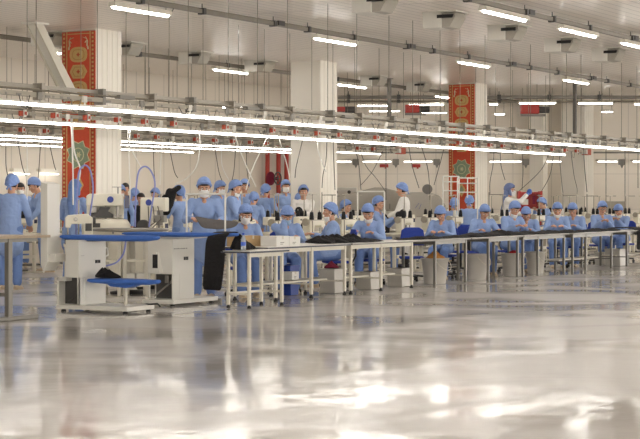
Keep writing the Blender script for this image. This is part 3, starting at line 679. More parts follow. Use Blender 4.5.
heap('cloth_bundle', 'red cloth lying on a white bucket', 'cloth', [(0, 0, .15, .08, .05)], (b0(508, 12.6), 12.48, .42), 'red_cloth', seed=8)
bin_(b0(533, 12.6), 12.55, .19, .42, 'white bucket just right of the red-topped bucket')
bin_(b0(612.5, 12.7), 12.62, .24, .36, 'pale grey tub on the floor near the end table', round_=False)
bin_(b0(602, 13.0), 13.0, .16, .28, 'small white tub behind the grey tub near the end table', round_=False)
# black cloth on the tables
def pile(px0, px1, v, h, label, seed, n=4):
    u0, u1 = at_v(px0, v), at_v(px1, v); rnd = random.Random(seed); c = (u0 + u1) / 2; L = (u1 - u0) / n
    pts = [((i + .5) * L - (u1 - u0) / 2, rnd.uniform(-.06, .06), L * rnd.uniform(1.0, 1.5), rnd.uniform(.14, .24), h * rnd.uniform(.35, .75)) for i in range(n)]
    heap('cloth_pile', label, 'cloth', pts, (c, v, TZ), 'black_cloth', seed=seed)
pile(318, 353, 12.5, .2, 'pile of black cloth before the woman turned in profile', 11, 8)
pile(353, 374, 12.45, .10, 'low black cloth before the woman with mask under her chin', 21, 4)
pile(403, 424, 12.5, .07, 'flat black cloth laid by the empty blue chair', 12, 3)
pile(425, 462, 12.45, .07, 'flat black cloth in front of the woman by the banner', 13, 4)
pile(464, 491, 12.45, .10, 'black cloth under the hands of the woman left of the bent-down pair', 14, 3)
pile(492, 512, 12.5, .15, 'raised black cloth before the tallest seated woman', 15, 3)
pile(514, 539, 12.45, .11, 'black cloth in front of the woman resting close to her neighbour', 16, 3)
pile(541, 569, 12.45, .13, 'black cloth before the masked woman near the last pillar', 17, 3)
pile(570, 594, 12.45, .08, 'black cloth before the woman at the last pillar', 18, 3)
pile(592, 613, 12.45, .11, 'black cloth before the woman in glasses', 19, 3)
# garments hanging over the far end
u = at_v(634, 12.4)
sheet('black_garment', 'black garment hanging over the far table end', 'garment', [[(u - .45 + .17 * j + .02 * math.sin(j * 2 + i), 12.9 - .0 * j if i == 0 else 12.6 if i == 1 else 12.17 - .02 * math.sin(j), z) for j in range(6)] for i, z in enumerate((.80, .83, .80, .62, .45, .33))], 'black_cloth', .02)
sheet('black_garment', 'long black garment hanging from the left inspection table', 'garment', [[(16.05 + .03 * math.sin(j + i), 14.0 - .04 * i + .07 * j, z) for j in range(4)] for i, z in enumerate((.96, .85, .65, .4, .15))], 'black_cloth', .05)
heap('cloth_pile', 'dark cloth lying on the left inspection table', 'cloth', [(0, 0, .2, .2, .05), (.15, .1, .2, .15, .06)], (15.5, 13.9, .985), seed=31)
# ---------------------------------------------------------------- people
PENDING = []
def skinned(name, mb, mtl, parent, voxel, smooth=4):
    """one continuous surface grown over overlapping closed shapes"""
    o = mb.build(name, mtl, parent)
    r = o.modifiers.new('r', 'REMESH'); r.mode = 'VOXEL'; r.voxel_size = voxel; r.use_smooth_shade = True
    s = o.modifiers.new('s', 'SMOOTH'); s.factor = .5; s.iterations = smooth
    PENDING.append((o, mtl)); return o
def bake():
    dg = bpy.context.evaluated_depsgraph_get(); dg.update(); res = []
    for o, mtl in PENDING:
        me = bpy.data.meshes.new_from_object(o.evaluated_get(dg), depsgraph=dg); res.append((o, me, mtl))
    for o, me, mtl in res:
        o.modifiers.clear(); old = o.data; me.materials.clear(); me.materials.append(MATS[mtl]); o.data = me
        me.polygons.foreach_set('use_smooth', [True] * len(me.polygons)); bpy.data.meshes.remove(old)
    PENDING.clear()
def ik(S, T, a, b, pole):
    S, T = Vector(S), Vector(T); d = T - S; L = min(d.length, (a + b) * .995); dn = d.normalized(); T = S + dn * L
    x = (a * a - b * b + L * L) / (2 * L); h = math.sqrt(max(a * a - x * x, 0)); p = Vector(pole); p = (p - dn * p.dot(dn)).normalized()
    return S + dn * x + p * h, T
def face_cam(a=0):
    """rotation that turns a figure towards the camera, then a degrees towards the picture's right"""
    return TH + PI / 2 + R(a)
def person(label, px, rz, Z=None, v=None, H=1.64, pose='stand', lean=4, hp=8, hy=0, lh=None, rh=None, cap='cap', mask=None, top='uniform_blue', bottom='trouser_blue', capm='cap_blue', near=False, seat=.60, shoe='shoe_beige', glove=False, knees=.0, spread=0., gaze=True, group=None, gown=False):
    if v is not None: u = at_v(px, v)
    else: u, v = at_Z(px, Z)
    root = thing('person', label, 'person', (u, v, 0), rz, group); k = H / 1.66; root.scale = (k, k, k)
    vx = .0085 if near else .011
    V = Vector; l = R(lean); sit = pose == 'sit'
    P = V((0, 0, seat / k if sit else .90)); d = V((0, math.sin(l), math.cos(l))); fwd = V((0, math.cos(l), -math.sin(l)))
    nb = P + d * .50; Sh = {s: P + d * .45 + V((s * .168, 0, 0)) for s in (-1, 1)}
    hpr = R(hp); Rh = Matrix.Rotation(R(hy), 3, 'Z') @ Matrix.Rotation(-(l * .35 + hpr), 3, 'X')
    nt = nb + V((0, math.sin(l * .5 + hpr * .5), math.cos(l * .5 + hpr * .5))) * .07
    hc = nt + Rh @ V((0, .018, .098))
    hd = lambda x, y, z: hc + Rh @ V((x, y, z))
    hips = {s: P + V((s * .088, 0, -.02)) for s in (-1, 1)}
    if sit:
        kn = {s: V((s * (.11 + knees), .42, P.z - .05)) for s in (-1, 1)}; an = {s: V((s * (.11 + knees * .7), .36 + (.08 if s > 0 else 0), .09)) for s in (-1, 1)}
    else:
        kn = {s: V((s * (.095 + spread), .02 + (.03 if s > 0 else 0), .48)) for s in (-1, 1)}; an = {s: V((s * (.10 + spread * 1.6), -.03 + (.04 if s > 0 else 0), .09)) for s in (-1, 1)}
    tgt = {-1: lh, 1: rh}; el = {}; wr = {}
    for s in (-1, 1):
        t = tgt[s]
        if t is None: t = (s * .24, .06, P.z - .02) if not sit else (s * .12, .38, P.z + .20)
        el[s], wr[s] = ik(Sh[s], t, .275, .245, (s * .55, -.35, -.8))
    # --- body: one continuous surface
    b = MB()
    b.cap(P, P + d * .22, .135, .12, .7); b.cap(P + d * .2, P + d * .40, .12, .135, .68); b.cap(P + d * .43 + V((-.1, 0, 0)), P + d * .43 + V((.1, 0, 0)), .062, .062)
    b.cap(nb - d * .06, nt + Rh @ V((0, .0, .04)), .058, .05)
    b.sph(hd(0, -.012, .022), (.074, .092, .09), M=Rh); b.cap(hd(0, .03, -.01), hd(0, .052, -.08), .062, .036, .92); b.cap(hd(-.035, .02, -.06), hd(.035, .02, -.06), .036, .036)
    b.cap(hd(-.035, .062, .022), hd(.035, .062, .022), .022, .022); b.cap(hd(0, .086, .008), hd(0, .104, -.03), .0095, .0145); b.sph(hd(0, .074, -.066), (.024, .016, .016), M=Rh)
    b.sph(hd(0, .07, -.097), (.02, .018, .016), M=Rh)
    for s in (-1, 1):
        b.sph(hd(s * .078, -.004, -.012), (.012, .021, .032), M=Rh); b.sph(hd(s * .042, .055, -.022), (.028, .024, .022), M=Rh)
        b.cap(Sh[s], el[s], .046, .038); b.cap(el[s], wr[s], .038, .026)
        f = (wr[s] - el[s]).normalized(); n = V((0, 0, -1)); f2 = (f + V((0, .25, -.12))).normalized() if sit or tgt[s] else f
        n = (n - f2 * n.dot(f2)); n = n.normalized() if n.length > .2 else V((-s, 0, 0)); n = (n - f2 * n.dot(f2)).normalized(); sd = f2.cross(n) * 1.0
        inner = sd if sd.x * s < 0 else -sd          # towards the body's midline: the thumb's side
        b.cap(wr[s], wr[s] + f2 * .075, .028, .037, .45, inner)
        for q, (off, ln) in enumerate(((.029, .066), (.010, .076), (-.009, .070), (-.027, .055))):
            p0 = wr[s] + f2 * .08 + inner * off; c1 = (f2 * math.cos(.45) + n * math.sin(.45) + inner * (off * 3)).normalized(); c2 = (f2 * math.cos(1.15) + n * math.sin(1.15)).normalized()
            p1 = p0 + c1 * ln * .55; b.cap(p0 - f2 * .015, p1, .0095, .0088, n=8, k=2); b.cap(p1, p1 + c2 * ln * .5, .0088, .0074, n=8, k=2)
        p0 = wr[s] + f2 * .03 + inner * .026; p1 = p0 + (f2 * .7 + inner * .75 + n * .2).normalized() * .042; b.cap(p0, p1, .0125, .0105, n=8, k=2); b.cap(p1, p1 + (f2 * .95 + n * .35).normalized() * .034, .0105, .0085, n=8, k=2)
        b.cap(hips[s], kn[s], .07, .052); b.cap(kn[s], an[s], .05, .036); b.cap(an[s] + V((0, -.02, -.045)), an[s] + V((0, .13, -.062)), .03, .026)
    if top == 'uniform_blue': b.sph(nb + fwd * .072 - d * .055, (.042, .03, .062), M=Matrix.Rotation(-l, 3, 'X'))
    body = skinned('body', b, 'skin', root, vx, 3)
    # --- tunic with sleeves
    t = MB()
    t.cap(P + d * .10, P + d * .24, .165, .150, .74); t.cap(P + d * .22, P + d * .385, .150, .162, .72)
    t.cap(P + d * .425 + V((-.11, 0, 0)), P + d * .425 + V((.11, 0, 0)), .082, .082, 1.0); t.cap(P + d * .45 + V((-.05, -.01, 0)), P + d * .45 + V((.05, -.01, 0)), .075, .075)
    for s in (-1, 1):
        t.sph(P + d * .32 + fwd * .072 + V((s * .065, 0, 0)), (.08, .05, .085))
        t.cap(Sh[s], el[s], .068, .058); t.cap(el[s], el[s] + (wr[s] - el[s]) * .86, .056, .047)
    if sit:
        t.cap(P + d * .02 + V((-.05, 0, 0)), P + d * .02 + V((.05, 0, 0)), .125, .125, .9)
        for s in (-1, 1): t.cap(hips[s] + V((0, .02, .015)), hips[s] + (kn[s] - hips[s]) * .55 + V((0, 0, .015)), .105, .095, .85)
    else:
        hem = .30 if gown else .56
        t.cap(P + d * .12, V((0, .005, .82)), .157, .188, .84); t.cap(V((0, .005, .82)), V((0, .005, hem + .1)), .188, .205, .86)
    skinned('tunic' if top != 'coat_white' else 'white_coat', t, top, root, .012, 5)
    # --- trousers
    t = MB(); t.cap(hips[-1], hips[1], .105, .105, .9)
    for s in (-1, 1): t.cap(hips[s], kn[s], .098, .076); t.cap(kn[s], an[s] + V((0, 0, .02)), .076, .068)
    skinned('trousers', t, bottom, root, .013, 4)
    for s in (-1, 1):
        t = MB(); t.cap(an[s] + V((0, -.025, -.05)), an[s] + V((0, .055, -.052)), .04, .042, .95); t.cap(an[s] + V((0, .05, -.055)), an[s] + V((0, .15, -.062)), .041, .034, .8); t.box(an[s].x - .04, an[s].x + .04, an[s].y - .065, an[s].y + .18, max(0.002, an[s].z - .088), an[s].z - .07)
        t.build('shoe', shoe, root)
        if glove and s > 0: g = MB(); g.sph(wr[s] + (wr[s] - el[s]).normalized() * .07, (.055, .055, .06)); g.cap(el[s] + (wr[s] - el[s]) * .75, wr[s], .045, .04); g.build('glove', 'glove_blue', root)
    # --- face
    if gaze:
        for s in (-1, 1):
            e = MB(); e.sph(hd(s * .031, .078, .000), (.0145, .009, .0085), 10, 8, 0, Rh); e.sph(hd(s * .031, .0855, -.001), (.0065, .004, .0065), 8, 6, 1, Rh); e.build('eye', ['eye_white', 'eye_dark'], root)
            e = MB(); e.cap(hd(s * .016, .0865, .0185), hd(s * .047, .074, .021), .0045, .0035, n=8, k=2); e.build('eyebrow', 'hair', root)
        if mask != 'on': e = MB(); e.cap(hd(-.018, .0835, -.066), hd(.018, .0835, -.066), .0065, .0065, n=8, k=2); e.build('mouth', 'lip', root)
    # --- hair: a shell over the skull, open at the face
    t = MB(); n, kk = 24, 14; vs = []; fs = []
    for j in range(kk + 1):
        th = PI * j / kk
        for i in range(n):
            a = 2 * PI * i / n; vs.append(V((.081 * math.sin(th) * math.cos(a), .099 * math.sin(th) * math.sin(a), .098 * math.cos(th))))
    for j in range(kk):
        for i in range(n):
            ids = (j * n + i, j * n + (i + 1) % n, (j + 1) * n + (i + 1) % n, (j + 1) * n + i); c = sum((vs[q] for q in ids), V()) / 4
            if (c.y > .035 and c.z < .032) or c.z < -.075 or (c.y > .0 and c.z < -.03): continue
            fs.append(ids)
    t.add([hd(q.x, q.y - .012, q.z + .022) for q in vs], fs, 0, True); h = t.build('hair', 'hair', root); m_ = h.modifiers.new('t', 'SOLIDIFY'); m_.thickness = .008; m_.offset = 1
    # --- cap
    if cap:
        ax = V((0, -.64 if cap != 'back' else -.95, .84)).normalized(); x_ = V((1, 0, 0)); y_ = ax.cross(x_); rad = (.102, .126, .126); ce = V((0, -.018, .026)); t = MB(); n, kk = 28, 10; vs = []
        for j in range(kk + 1):
            th = R(103) * j / kk
            for i in range(n):
                a = 2 * PI * i / n; q = ax * math.cos(th) + (x_ * math.cos(a) + y_ * math.sin(a)) * math.sin(th)
                rr = 1 + (.035 * math.sin(7 * a) * (j / kk) ** 2) - (.07 if j == kk else 0) + .03 * math.sin(3 * a + 1) * math.sin(th)
                if j == 0: rr = 1
                vs.append(hd(*(ce + V((q.x * rad[0] * rr, q.y * rad[1] * rr, q.z * rad[2] * rr)))))
        fs = [(j * n + i, j * n + (i + 1) % n, (j + 1) * n + (i + 1) % n, (j + 1) * n + i) for j in range(kk) for i in range(n)]
        t.add(vs, fs, 0, True); c = t.build('head_scarf' if cap == 'hood' else 'cap', capm, root); m_ = c.modifiers.new('t', 'SOLIDIFY'); m_.thickness = .006; m_.offset = -1
        bnd = MB(); bnd.tube([V(vs[(kk - 1) * n + i % n]) for i in range(n + 1)], .009, 6); bnd.build('cap_band', capm, c)
        kn_ = MB(); q = hd(0, -.125, -.045); kn_.sph(q, (.022, .016, .016), 10, 6); kn_.cap(q, q + V((.03, -.015, -.07)), .012, .016, .4); kn_.cap(q, q + V((-.035, -.012, -.06)), .012, .016, .4); kn_.build('cap_tie', capm, c)
        if cap == 'hood':
            t = MB(); t.cap(hd(0, -.07, -.04), nb + V((0, -.075, -.03)), .085, .08, .75); t.cap(nb + V((0, -.09, -.02)), P + d * .22 + V((.03, -.15, 0)), .085, .05, .35)
            for s in (-1, 1): t.cap(hd(s * .07, -.01, .01), hd(s * .06, .02, -.10), .03, .03)
            skinned('scarf_tail', t, capm, root, .012, 4)
    if mask:
        off = 0 if mask != 'chin' else -.058; mm = 'mask_blue' if mask == 'blue' else 'mask_white'; n, kk = 14, 8; vs = []
        for j in range(kk + 1):
            e = j / kk
            for i in range(n + 1):
                a = R(-76 + 152 * i / n); y0 = (.088 + .024 * math.exp(-((a / .5) ** 2)) * math.exp(-(((e - .75) / .45) ** 2)) + .008 * math.sin(e * PI)) if mask != 'chin' else .078 + .012 * math.sin(e * PI)
                w_ = .074 - .014 * (1 - e); z = -.115 + .105 * e * (1 if mask != 'chin' else .62) + off * .55
                vs.append(hd(w_ * math.sin(a), y0 * math.cos(a) + .004, z - .006 * (1 - abs(a) / 1.4) * (1 - e)))
        t = MB(); t.add(vs, [(j * (n + 1) + i, j * (n + 1) + i + 1, (j + 1) * (n + 1) + i + 1, (j + 1) * (n + 1) + i) for j in range(kk) for i in range(n)], 0, True)
        m0 = t.build('face_mask', mm, root); q = m0.modifiers.new('t', 'SOLIDIFY'); q.thickness = .004
        for s in (-1, 1): t = MB(); t.tube([hd(s * .073, .025, -.03 + off * .5), hd(s * .083, -.005, .0), hd(s * .086, -.022, -.015), hd(s * .073, .02, -.085 + off * .4)], .0022, 6); t.build('ear_loop', mm, m0)
    def hand(s): return root.matrix_local @ (wr[s] + (wr[s] - el[s]).normalized() * .09) if False else Matrix.Translation(root.location) @ Matrix.Rotation(rz, 4, 'Z') @ Matrix.Scale(k, 4) @ (wr[s] + (wr[s] - el[s]).normalized() * .09)
    return root, hand
# --- seated front row, at the tables
TH_ = .86                                                  # height at which hands work, before scaling
W = dict(pose='sit', near=True, seat=.55)
HL, HR = (-.10, .36, .84), (.12, .38, .84)
PEOPLE = []
def P_(*a, **k): r = person(*a, **k); PEOPLE.append(r); return r
P_('seated woman in blue with white mask, behind the water bottle and brown box', 243, face_cam(15), v=13.35, hp=22, lean=12, mask='on', lh=HL, rh=HR, H=1.68, **W)
P_('seated woman in blue with hand raised to her chin, behind white cartons', 285, face_cam(10), v=13.35, hp=32, lean=14, rh=(.05, .22, 1.10), lh=(-.14, .34, .84), H=1.66, mask='blue', **W)
w3, _ = P_('seated woman in blue turned in profile, beside the blue crate table', 336, face_cam(-80), v=13.4, hp=4, lean=8, lh=HL, rh=HR, H=1.68, mask='chin', **W)
P_('seated woman in blue, head bent, white mask under her chin', 370.5, face_cam(-12), v=13.3, hp=26, lean=14, mask='chin', lh=HL, rh=(.2, .36, .86), H=1.70, **W)
P_('seated woman in blue looking down, below the carpet banner', 443.5, face_cam(-18), v=13.25, hp=36, lean=14, lh=HL, rh=HR, H=1.64, **W)
P_('seated woman in blue without mask, looking down at black cloth', 481.5, face_cam(12), v=13.25, hp=30, lean=12, lh=(-.22, .38, .84), rh=(.16, .38, .84), H=1.66, **W)
P_('tallest seated woman in blue with mask lowered to her neck', 509.5, face_cam(28), v=13.3, hp=26, lean=10, mask='chin', lh=HL, rh=HR, H=1.77, **W)
P_('seated woman in blue stooping close beside the tallest seated woman', 528, face_cam(-14), v=13.15, hp=34, lean=20, lh=HL, rh=HR, H=1.62, **W)
P_('seated woman in blue with white mask lowered, just left of last pillar', 557, face_cam(-5), v=13.3, hp=24, lean=10, mask='chin', lh=HL, rh=HR, H=1.70, **W)
P_('seated woman in blue without mask, in front of the last pillar', 575, face_cam(-22), v=13.2, hp=28, lean=12, lh=HL, rh=HR, H=1.70, **W)
wg, _ = P_('seated woman in blue wearing glasses, right of the last pillar', 600.5, face_cam(8), v=13.25, hp=18, lean=8, lh=(-.05, .34, .90), rh=(.08, .34, .90), H=1.73, **W)
P_('seated woman in blue at the far right end, bent over her work', 622.5, face_cam(-35), v=13.2, hp=30, lean=14, lh=(-.06, .34, .96), rh=(.08, .34, .96), mask='chin', H=1.64, **W)
# --- standing front figure
g0 = P_('standing woman in blue with white mask holding up grey cloth', 204, face_cam(6), Z=24.1, hp=14, lean=4, mask='on', H=1.68, lh=(-.20, .33, 1.10), rh=(.17, .34, 1.13), near=True)
# --- left side
P_('woman in blue standing with her back turned beside the inspection table', 10.5, face_cam(172), Z=26.6, H=1.76, near=True, lh=(-.2, .30, .95), rh=(.2, .30, .95), hp=10, mask=None, gaze=False)
P_('dark haired person with white mask far behind the back-turned woman', 20.7, face_cam(5), Z=36.0, H=1.74, mask='on', cap=None, top='uniform_blue')
P_('worker in blue cap partly hidden by the tall white side panel', 47, face_cam(-60), Z=33, H=1.84, hp=25, lean=18, lh=(-.15, .4, .9), rh=(.15, .4, .9))
P_('woman in long blue head scarf, back turned, before the nearest banner', 73, face_cam(160), Z=28.6, H=1.70, cap='hood', near=True, lh=(-.2, .3, 1.0), rh=(.2, .3, 1.0), gaze=False, capm='trouser_blue')
P_('worker in blue with white mask by the round white machine', 119.5, face_cam(20), Z=33.5, H=1.66, mask='on', hp=12)
P_('bare-headed dark haired person far behind, just right of the first pillar', 117.3, face_cam(10), Z=39.0, H=1.80, cap=None, top='jacket_black', bottom='jacket_black')
P_('bare-headed person in blue far back, second right of first pillar', 126.5, face_cam(-15), Z=38.5, H=1.76, cap=None)
P_('worker in blue cap seen between the two automatic machines', 133, face_cam(150), Z=37.5, H=1.62, gaze=False)
P_('dark haired worker in a black jacket between the automatic machines', 140.5, face_cam(15), Z=34, H=1.52, cap=None, top='jacket_black', bottom='jacket_black')
P_('worker in blue cap behind the machine under the arched hose', 157, face_cam(-30), Z=37.0, H=1.62)
cl, hcl = P_('worker in blue with a black garment slung over the shoulder', 181, face_cam(-125), Z=30.5, H=1.62, lh=(-.1, .32, 1.25), rh=(.14, .3, 1.2), near=True, hp=0, gaze=True)
P_('masked worker in blue just behind the standing masked woman', 216.5, face_cam(60), Z=35.5, H=1.76, mask='on', hp=14, lh=(-.15, .35, 1.0), rh=(.15, .35, 1.0))
P_('woman in blue standing in profile, right of the standing masked woman', 231.5, face_cam(75), Z=31.5, H=1.73, near=True, hp=12, lh=(-.12, .36, 1.0), rh=(.12, .36, 1.0), mask='chin')
P_('worker in blue cap facing forward, far back near the valve', 245, face_cam(-5), Z=38, H=1.82, hp=8)
P_('seated worker seen from behind, just above the first seated woman', 249, face_cam(165), Z=33, gaze=False, H=1.60, lean=32, lh=(-.15, .45, .9), rh=(.15, .45, .9))
P_('worker in blue tunic and dark trousers standing with back turned by red pipes', 264, face_cam(150), Z=36.5, H=1.70, bottom='jacket_black', gaze=False, lh=(-.2, .32, 1.0), rh=(.2, .32, 1.0))
P_('worker in white mask peeking out left of the second pillar', 284.5, face_cam(20), Z=41, H=1.84, mask='on')
P_('seated worker in blue cap behind the woman touching her chin', 290.5, face_cam(140), Z=36, gaze=False, H=1.58, lean=30, lh=(-.15, .45, .9), rh=(.15, .45, .9))
wc, hwc = P_('woman in white coat with dark hair before the second pillar', 303, face_cam(8), Z=34.2, H=1.66, top='coat_white', bottom='jacket_black', near=True, lh=(.06, .30, 1.14), rh=(.20, .30, 1.14), cap='back', hp=4, shoe='shoe_dark', gown=True)
P_('seated woman in blue in profile, right of the second pillar', 341, face_cam(75), Z=35.5, pose='sit', seat=.60, H=1.68, lean=8, hp=8, lh=HL, rh=HR)
pg, hpg = P_('seated woman in profile behind the woman with lowered mask', 374, face_cam(70), Z=33, pose='sit', seat=.66, H=1.70, lean=6, hp=10, lh=(-.1, .4, 1.02), rh=(.1, .42, 1.02), near=True)
wb, hwb = P_('woman in white coat and blue cap turned sideways, holding dark cloth', 405.5, face_cam(-105), Z=35.5, H=1.72, top='coat_white', bottom='jacket_black', near=True, lh=(-.1, .34, 1.02), rh=(.12, .36, 1.05), hp=12, shoe='shoe_dark', gown=True)
P_('worker in blue cap behind machines, left of two caps by the banner', 453, face_cam(165), Z=37.5, pose='sit', seat=.66, gaze=False, lean=14, H=1.66, lh=HL, rh=HR)
P_('worker in blue cap behind machines, right of two caps by the banner', 469.3, face_cam(175), Z=37.0, pose='sit', seat=.70, gaze=False, lean=12, H=1.68, lh=HL, rh=HR)
P_('woman in white with grey-blue scarf and one blue glove, beside red cabinet', 507.5, face_cam(75), Z=37.5, H=1.72, top='coat_white', bottom='jacket_black', cap='hood', capm='cap_grey', near=True, mask='on', rh=(.1, .44, 1.48), lh=(-.1, .3, 1.05), glove=True, hp=2, gown=True)
P_('worker in blue cap with raised arm behind the masked woman near last pillar', 552, face_cam(-75), Z=41, H=1.60, pose='sit', seat=.74, lean=25, hp=12, lh=(-.1, .4, 1.15), rh=(.1, .42, 1.2))
bake()
# spectacles of the woman right of the last pillar
def head_of(root):
    # eye level of a figure: centre of its two eyes, in the figure's own frame
    es = [c for c in root.children if c.name.startswith('eye') and not c.name.startswith('eyebrow')]
    return [sum((Vector(q.co) for q in e.data.vertices), Vector()) / len(e.data.vertices) for e in es]
ea, eb = head_of(wg); b = MB()
for e in (ea, eb): b.tube([e + Vector((.02 * math.cos(a * PI / 6), .014, .016 * math.sin(a * PI / 6))) for a in range(13)], .003, 6)
b.tube([ea + Vector((.018 if ea.x < eb.x else -.018, .016, 0)), eb + Vector((-.018 if ea.x < eb.x else .018, .016, 0))], .003, 6)
for e, s in ((ea, -1 if ea.x < eb.x else 1), (eb, 1 if ea.x < eb.x else -1)): b.tube([e + Vector((s * .02, .012, 0)), e + Vector((s * .05, -.07, .0))], .0028, 6)
b.build('spectacles', 'dark_grey', wg)
# --- cloth held in hands
def near_pt(p, du, dv, dz): return (p[0] + du, p[1] + dv, p[2] + dz)
root, hf = g0; a, c = hf(-1), hf(1)      # camera sees the figure's right hand on the picture's left
a, c = (c, a) if (c.x * ST - c.y * CT) < (a.x * ST - a.y * CT) else (a, c)
rt = Vector((ST, -CT, 0)); tw = Vector((-CT, -ST, 0)); up = Vector((0, 0, 1))
def cl_(p, x, t_, z): return tuple(p + rt * x + tw * t_ + up * z)
sheet('grey_cloth_piece', 'grey cloth piece stretched between the masked woman and the board', 'cloth', [
    [cl_(a, -.02, .02, .03), cl_(a, .16, .05, -.01), cl_(a, .34, .07, -.03), cl_(a, .50, .08, -.04), cl_(a, .62, .1, -.05)],
    [cl_(a, .0, .07, .0), cl_(a, .17, .12, -.05), cl_(a, .34, .14, -.07), cl_(a, .50, .14, -.09), cl_(a, .60, .14, -.10)],
    [cl_(a, .05, .10, -.06), cl_(a, .16, .15, -.10), cl_(a, .30, .17, -.11), cl_(a, .44, .17, -.13), cl_(a, .55, .17, -.14)],
    [cl_(a, .08, .11, -.12), cl_(a, .14, .15, -.15), cl_(a, .22, .17, -.15), cl_(a, .3, .17, -.16), cl_(a, .4, .17, -.155)]], 'grey_cloth', .008)
def lump(name, label, p, pts, mtl='black_cloth', seed=1, cat='cloth'):
    b = MB(); rnd = random.Random(seed)
    for (x, t_, z, x2, t2, z2, r) in pts: b.cap(Vector(cl_(p, x, t_, z)), Vector(cl_(p, x2, t2, z2)), r, r * .8, .8)
    o = b.build(name, mtl); r = o.modifiers.new('r', 'REMESH'); r.mode = 'VOXEL'; r.voxel_size = .014; r.use_smooth_shade = True; s = o.modifiers.new('s', 'SMOOTH'); s.iterations = 3; PENDING.append((o, mtl))
    return tag(o, label, cat)
p = Vector((*at_Z(172, 30.2), CAMZ + 1 * 30.2 / F))
lump('black_garment', 'black garment slung over the shoulder of the worker turned away', p, [(-.10, .03, -.20, -.04, .05, .12, .10), (-.04, .05, .10, .12, .05, .20, .07), (-.18, .04, -.22, -.12, .03, .02, .09), (-.05, .03, -.1, .02, .03, .1, .09)], seed=2, cat='garment')
p = hwc(-1); q = hwc(1); p = p if (p.x * ST - p.y * CT) > (q.x * ST - q.y * CT) else q
lump('black_garment', 'black garment held by the woman in white before the pillar', p, [(.0, .03, .03, .05, .05, -.12, .09), (.08, .05, -.05, .10, .05, -.25, .08), (.02, .05, -.15, .03, .05, -.27, .09)], cat='garment')
p = hpg(1); lump('grey_garment', 'dark grey garment held up by the seated woman in profile', p, [(.02, .04, .02, .06, .05, -.16, .08), (.1, .05, .06, .12, .05, -.2, .08)], 'jacket_black', cat='garment')
p = hwb(-1); lump('dark_garment', 'dark cloth held by the sideways woman in white', p, [(-.02, .04, .02, -.02, .04, -.25, .08), (.06, .04, -.02, .05, .04, -.28, .08)], 'jacket_black', cat='garment')
bake()
# ---------------------------------------------------------------- chairs of the seated workers
def make_chair(label, loc, rz):
    t = thing('office_chair', label, 'chair', loc, rz, 'blue work chairs')
    b = MB(); b.box(-.21, .21, -.2, .2, .385, .425); b.build('seat', 'chair_blue', t, .02)
    b = MB(); b.prism([(-.2, .62), (.2, .62), (.21, .72), (.19, .88), (.12, .93), (-.12, .93), (-.19, .88), (-.21, .72)], -.31, -.27, 'y'); b.build('backrest', 'chair_blue', t, .012)
    b = MB(); b.tube([(0, -.1, .39), (0, -.27, .4), (0, -.325, .5), (0, -.32, .75)], .016, 8); b.build('back_bracket', 'black_plastic', t)
    b = MB(); b.cyl((0, 0, .1), (0, 0, .40), .025, n=12); b.build('column', 'black_plastic', t)
    b = MB()
    for k in range(5): a = 2 * PI * k / 5; b.bar((0, 0, .1), (.25 * math.cos(a), .25 * math.sin(a), .075), .04, .03)
    base = b.build('base', 'black_plastic', t)
    for k in range(5): a = 2 * PI * k / 5; c = MB(); c.cyl((.25 * math.cos(a) - .02, .25 * math.sin(a), .028), (.25 * math.cos(a) + .02, .25 * math.sin(a), .028), .028, n=12); c.cyl((.25 * math.cos(a), .25 * math.sin(a), .03), (.25 * math.cos(a), .25 * math.sin(a), .075), .008, n=6); c.build('caster', 'black_plastic', base)
    return t
SEATED = [(r, r.location.copy(), r.rotation_euler.z) for r, h in PEOPLE if False]
seated = ['water bottle', 'hand raised', 'turned in profile', 'mask under her chin', 'below the carpet', 'looking down at black', 'tallest seated', 'stooping close', 'mask lowered, just', 'in front of the last pillar', 'wearing glasses', 'far right end']
names = ['woman behind the water bottle', 'woman with hand at her chin', 'woman turned in profile', 'woman with mask under her chin', 'woman below the carpet banner', 'unmasked woman looking at black cloth', 'tallest seated woman', 'stooping woman', 'masked woman left of last pillar', 'woman in front of last pillar', 'woman in glasses', 'woman at far right end']
chair0 = None
for r, h in PEOPLE:
    for key, nm in zip(seated, names):
        if key in r['label'] and r['label'].startswith(('seated', 'tallest')):
            loc = (r.location.x, r.location.y, 0); lab = 'blue work chair under the ' + nm
            if chair0 is None: chair0 = make_chair(lab, loc, r.rotation_euler.z); index(chair0)
            else: dup(chair0, loc, r.rotation_euler.z, lab)
u = at_v(411.5, 13.3); dup(chair0, (u, 13.3, 0), face_cam(180), 'empty blue work chair between the tables, nobody sitting on it')
u = at_v(460.5, 13.95); dup(chair0, (u, 13.95, 0), face_cam(200), 'empty blue chair behind and between the two women by the banner')
for r, h in PEOPLE:
    st = {'right of the second pillar': .60, 'behind the woman with lowered': .66, 'left of two caps': .66, 'right of two caps': .70, 'raised arm behind': .74}
    for key, z in st.items():
        if r['label'].find(key) >= 0 and 'seat' not in key and not r['label'].startswith(('woman', 'worker in white')):
            t = thing('work_stool', 'blue work stool under the ' + {'right of the second pillar': 'woman just right of the second pillar', 'behind the woman with lowered': 'woman in profile with grey cloth', 'left of two caps': 'left worker by the banner', 'right of two caps': 'right worker by the banner', 'raised arm behind': 'worker with raised arm'}[key], 'stool', (r.location.x, r.location.y, 0), r.rotation_euler.z); h = z - .13
            MB().lathe([(.15, h - .05), (.17, h - .04), (.17, h - .012), (.14, h)], n=24).build('seat', 'chair_blue', t); MB().cyl((0, 0, .04), (0, 0, h - .05), .028, n=12).build('column', 'black_plastic', t); MB().lathe([(.2, 0), (.2, .02), (.05, .045)], n=24).build('base', 'black_plastic', t)
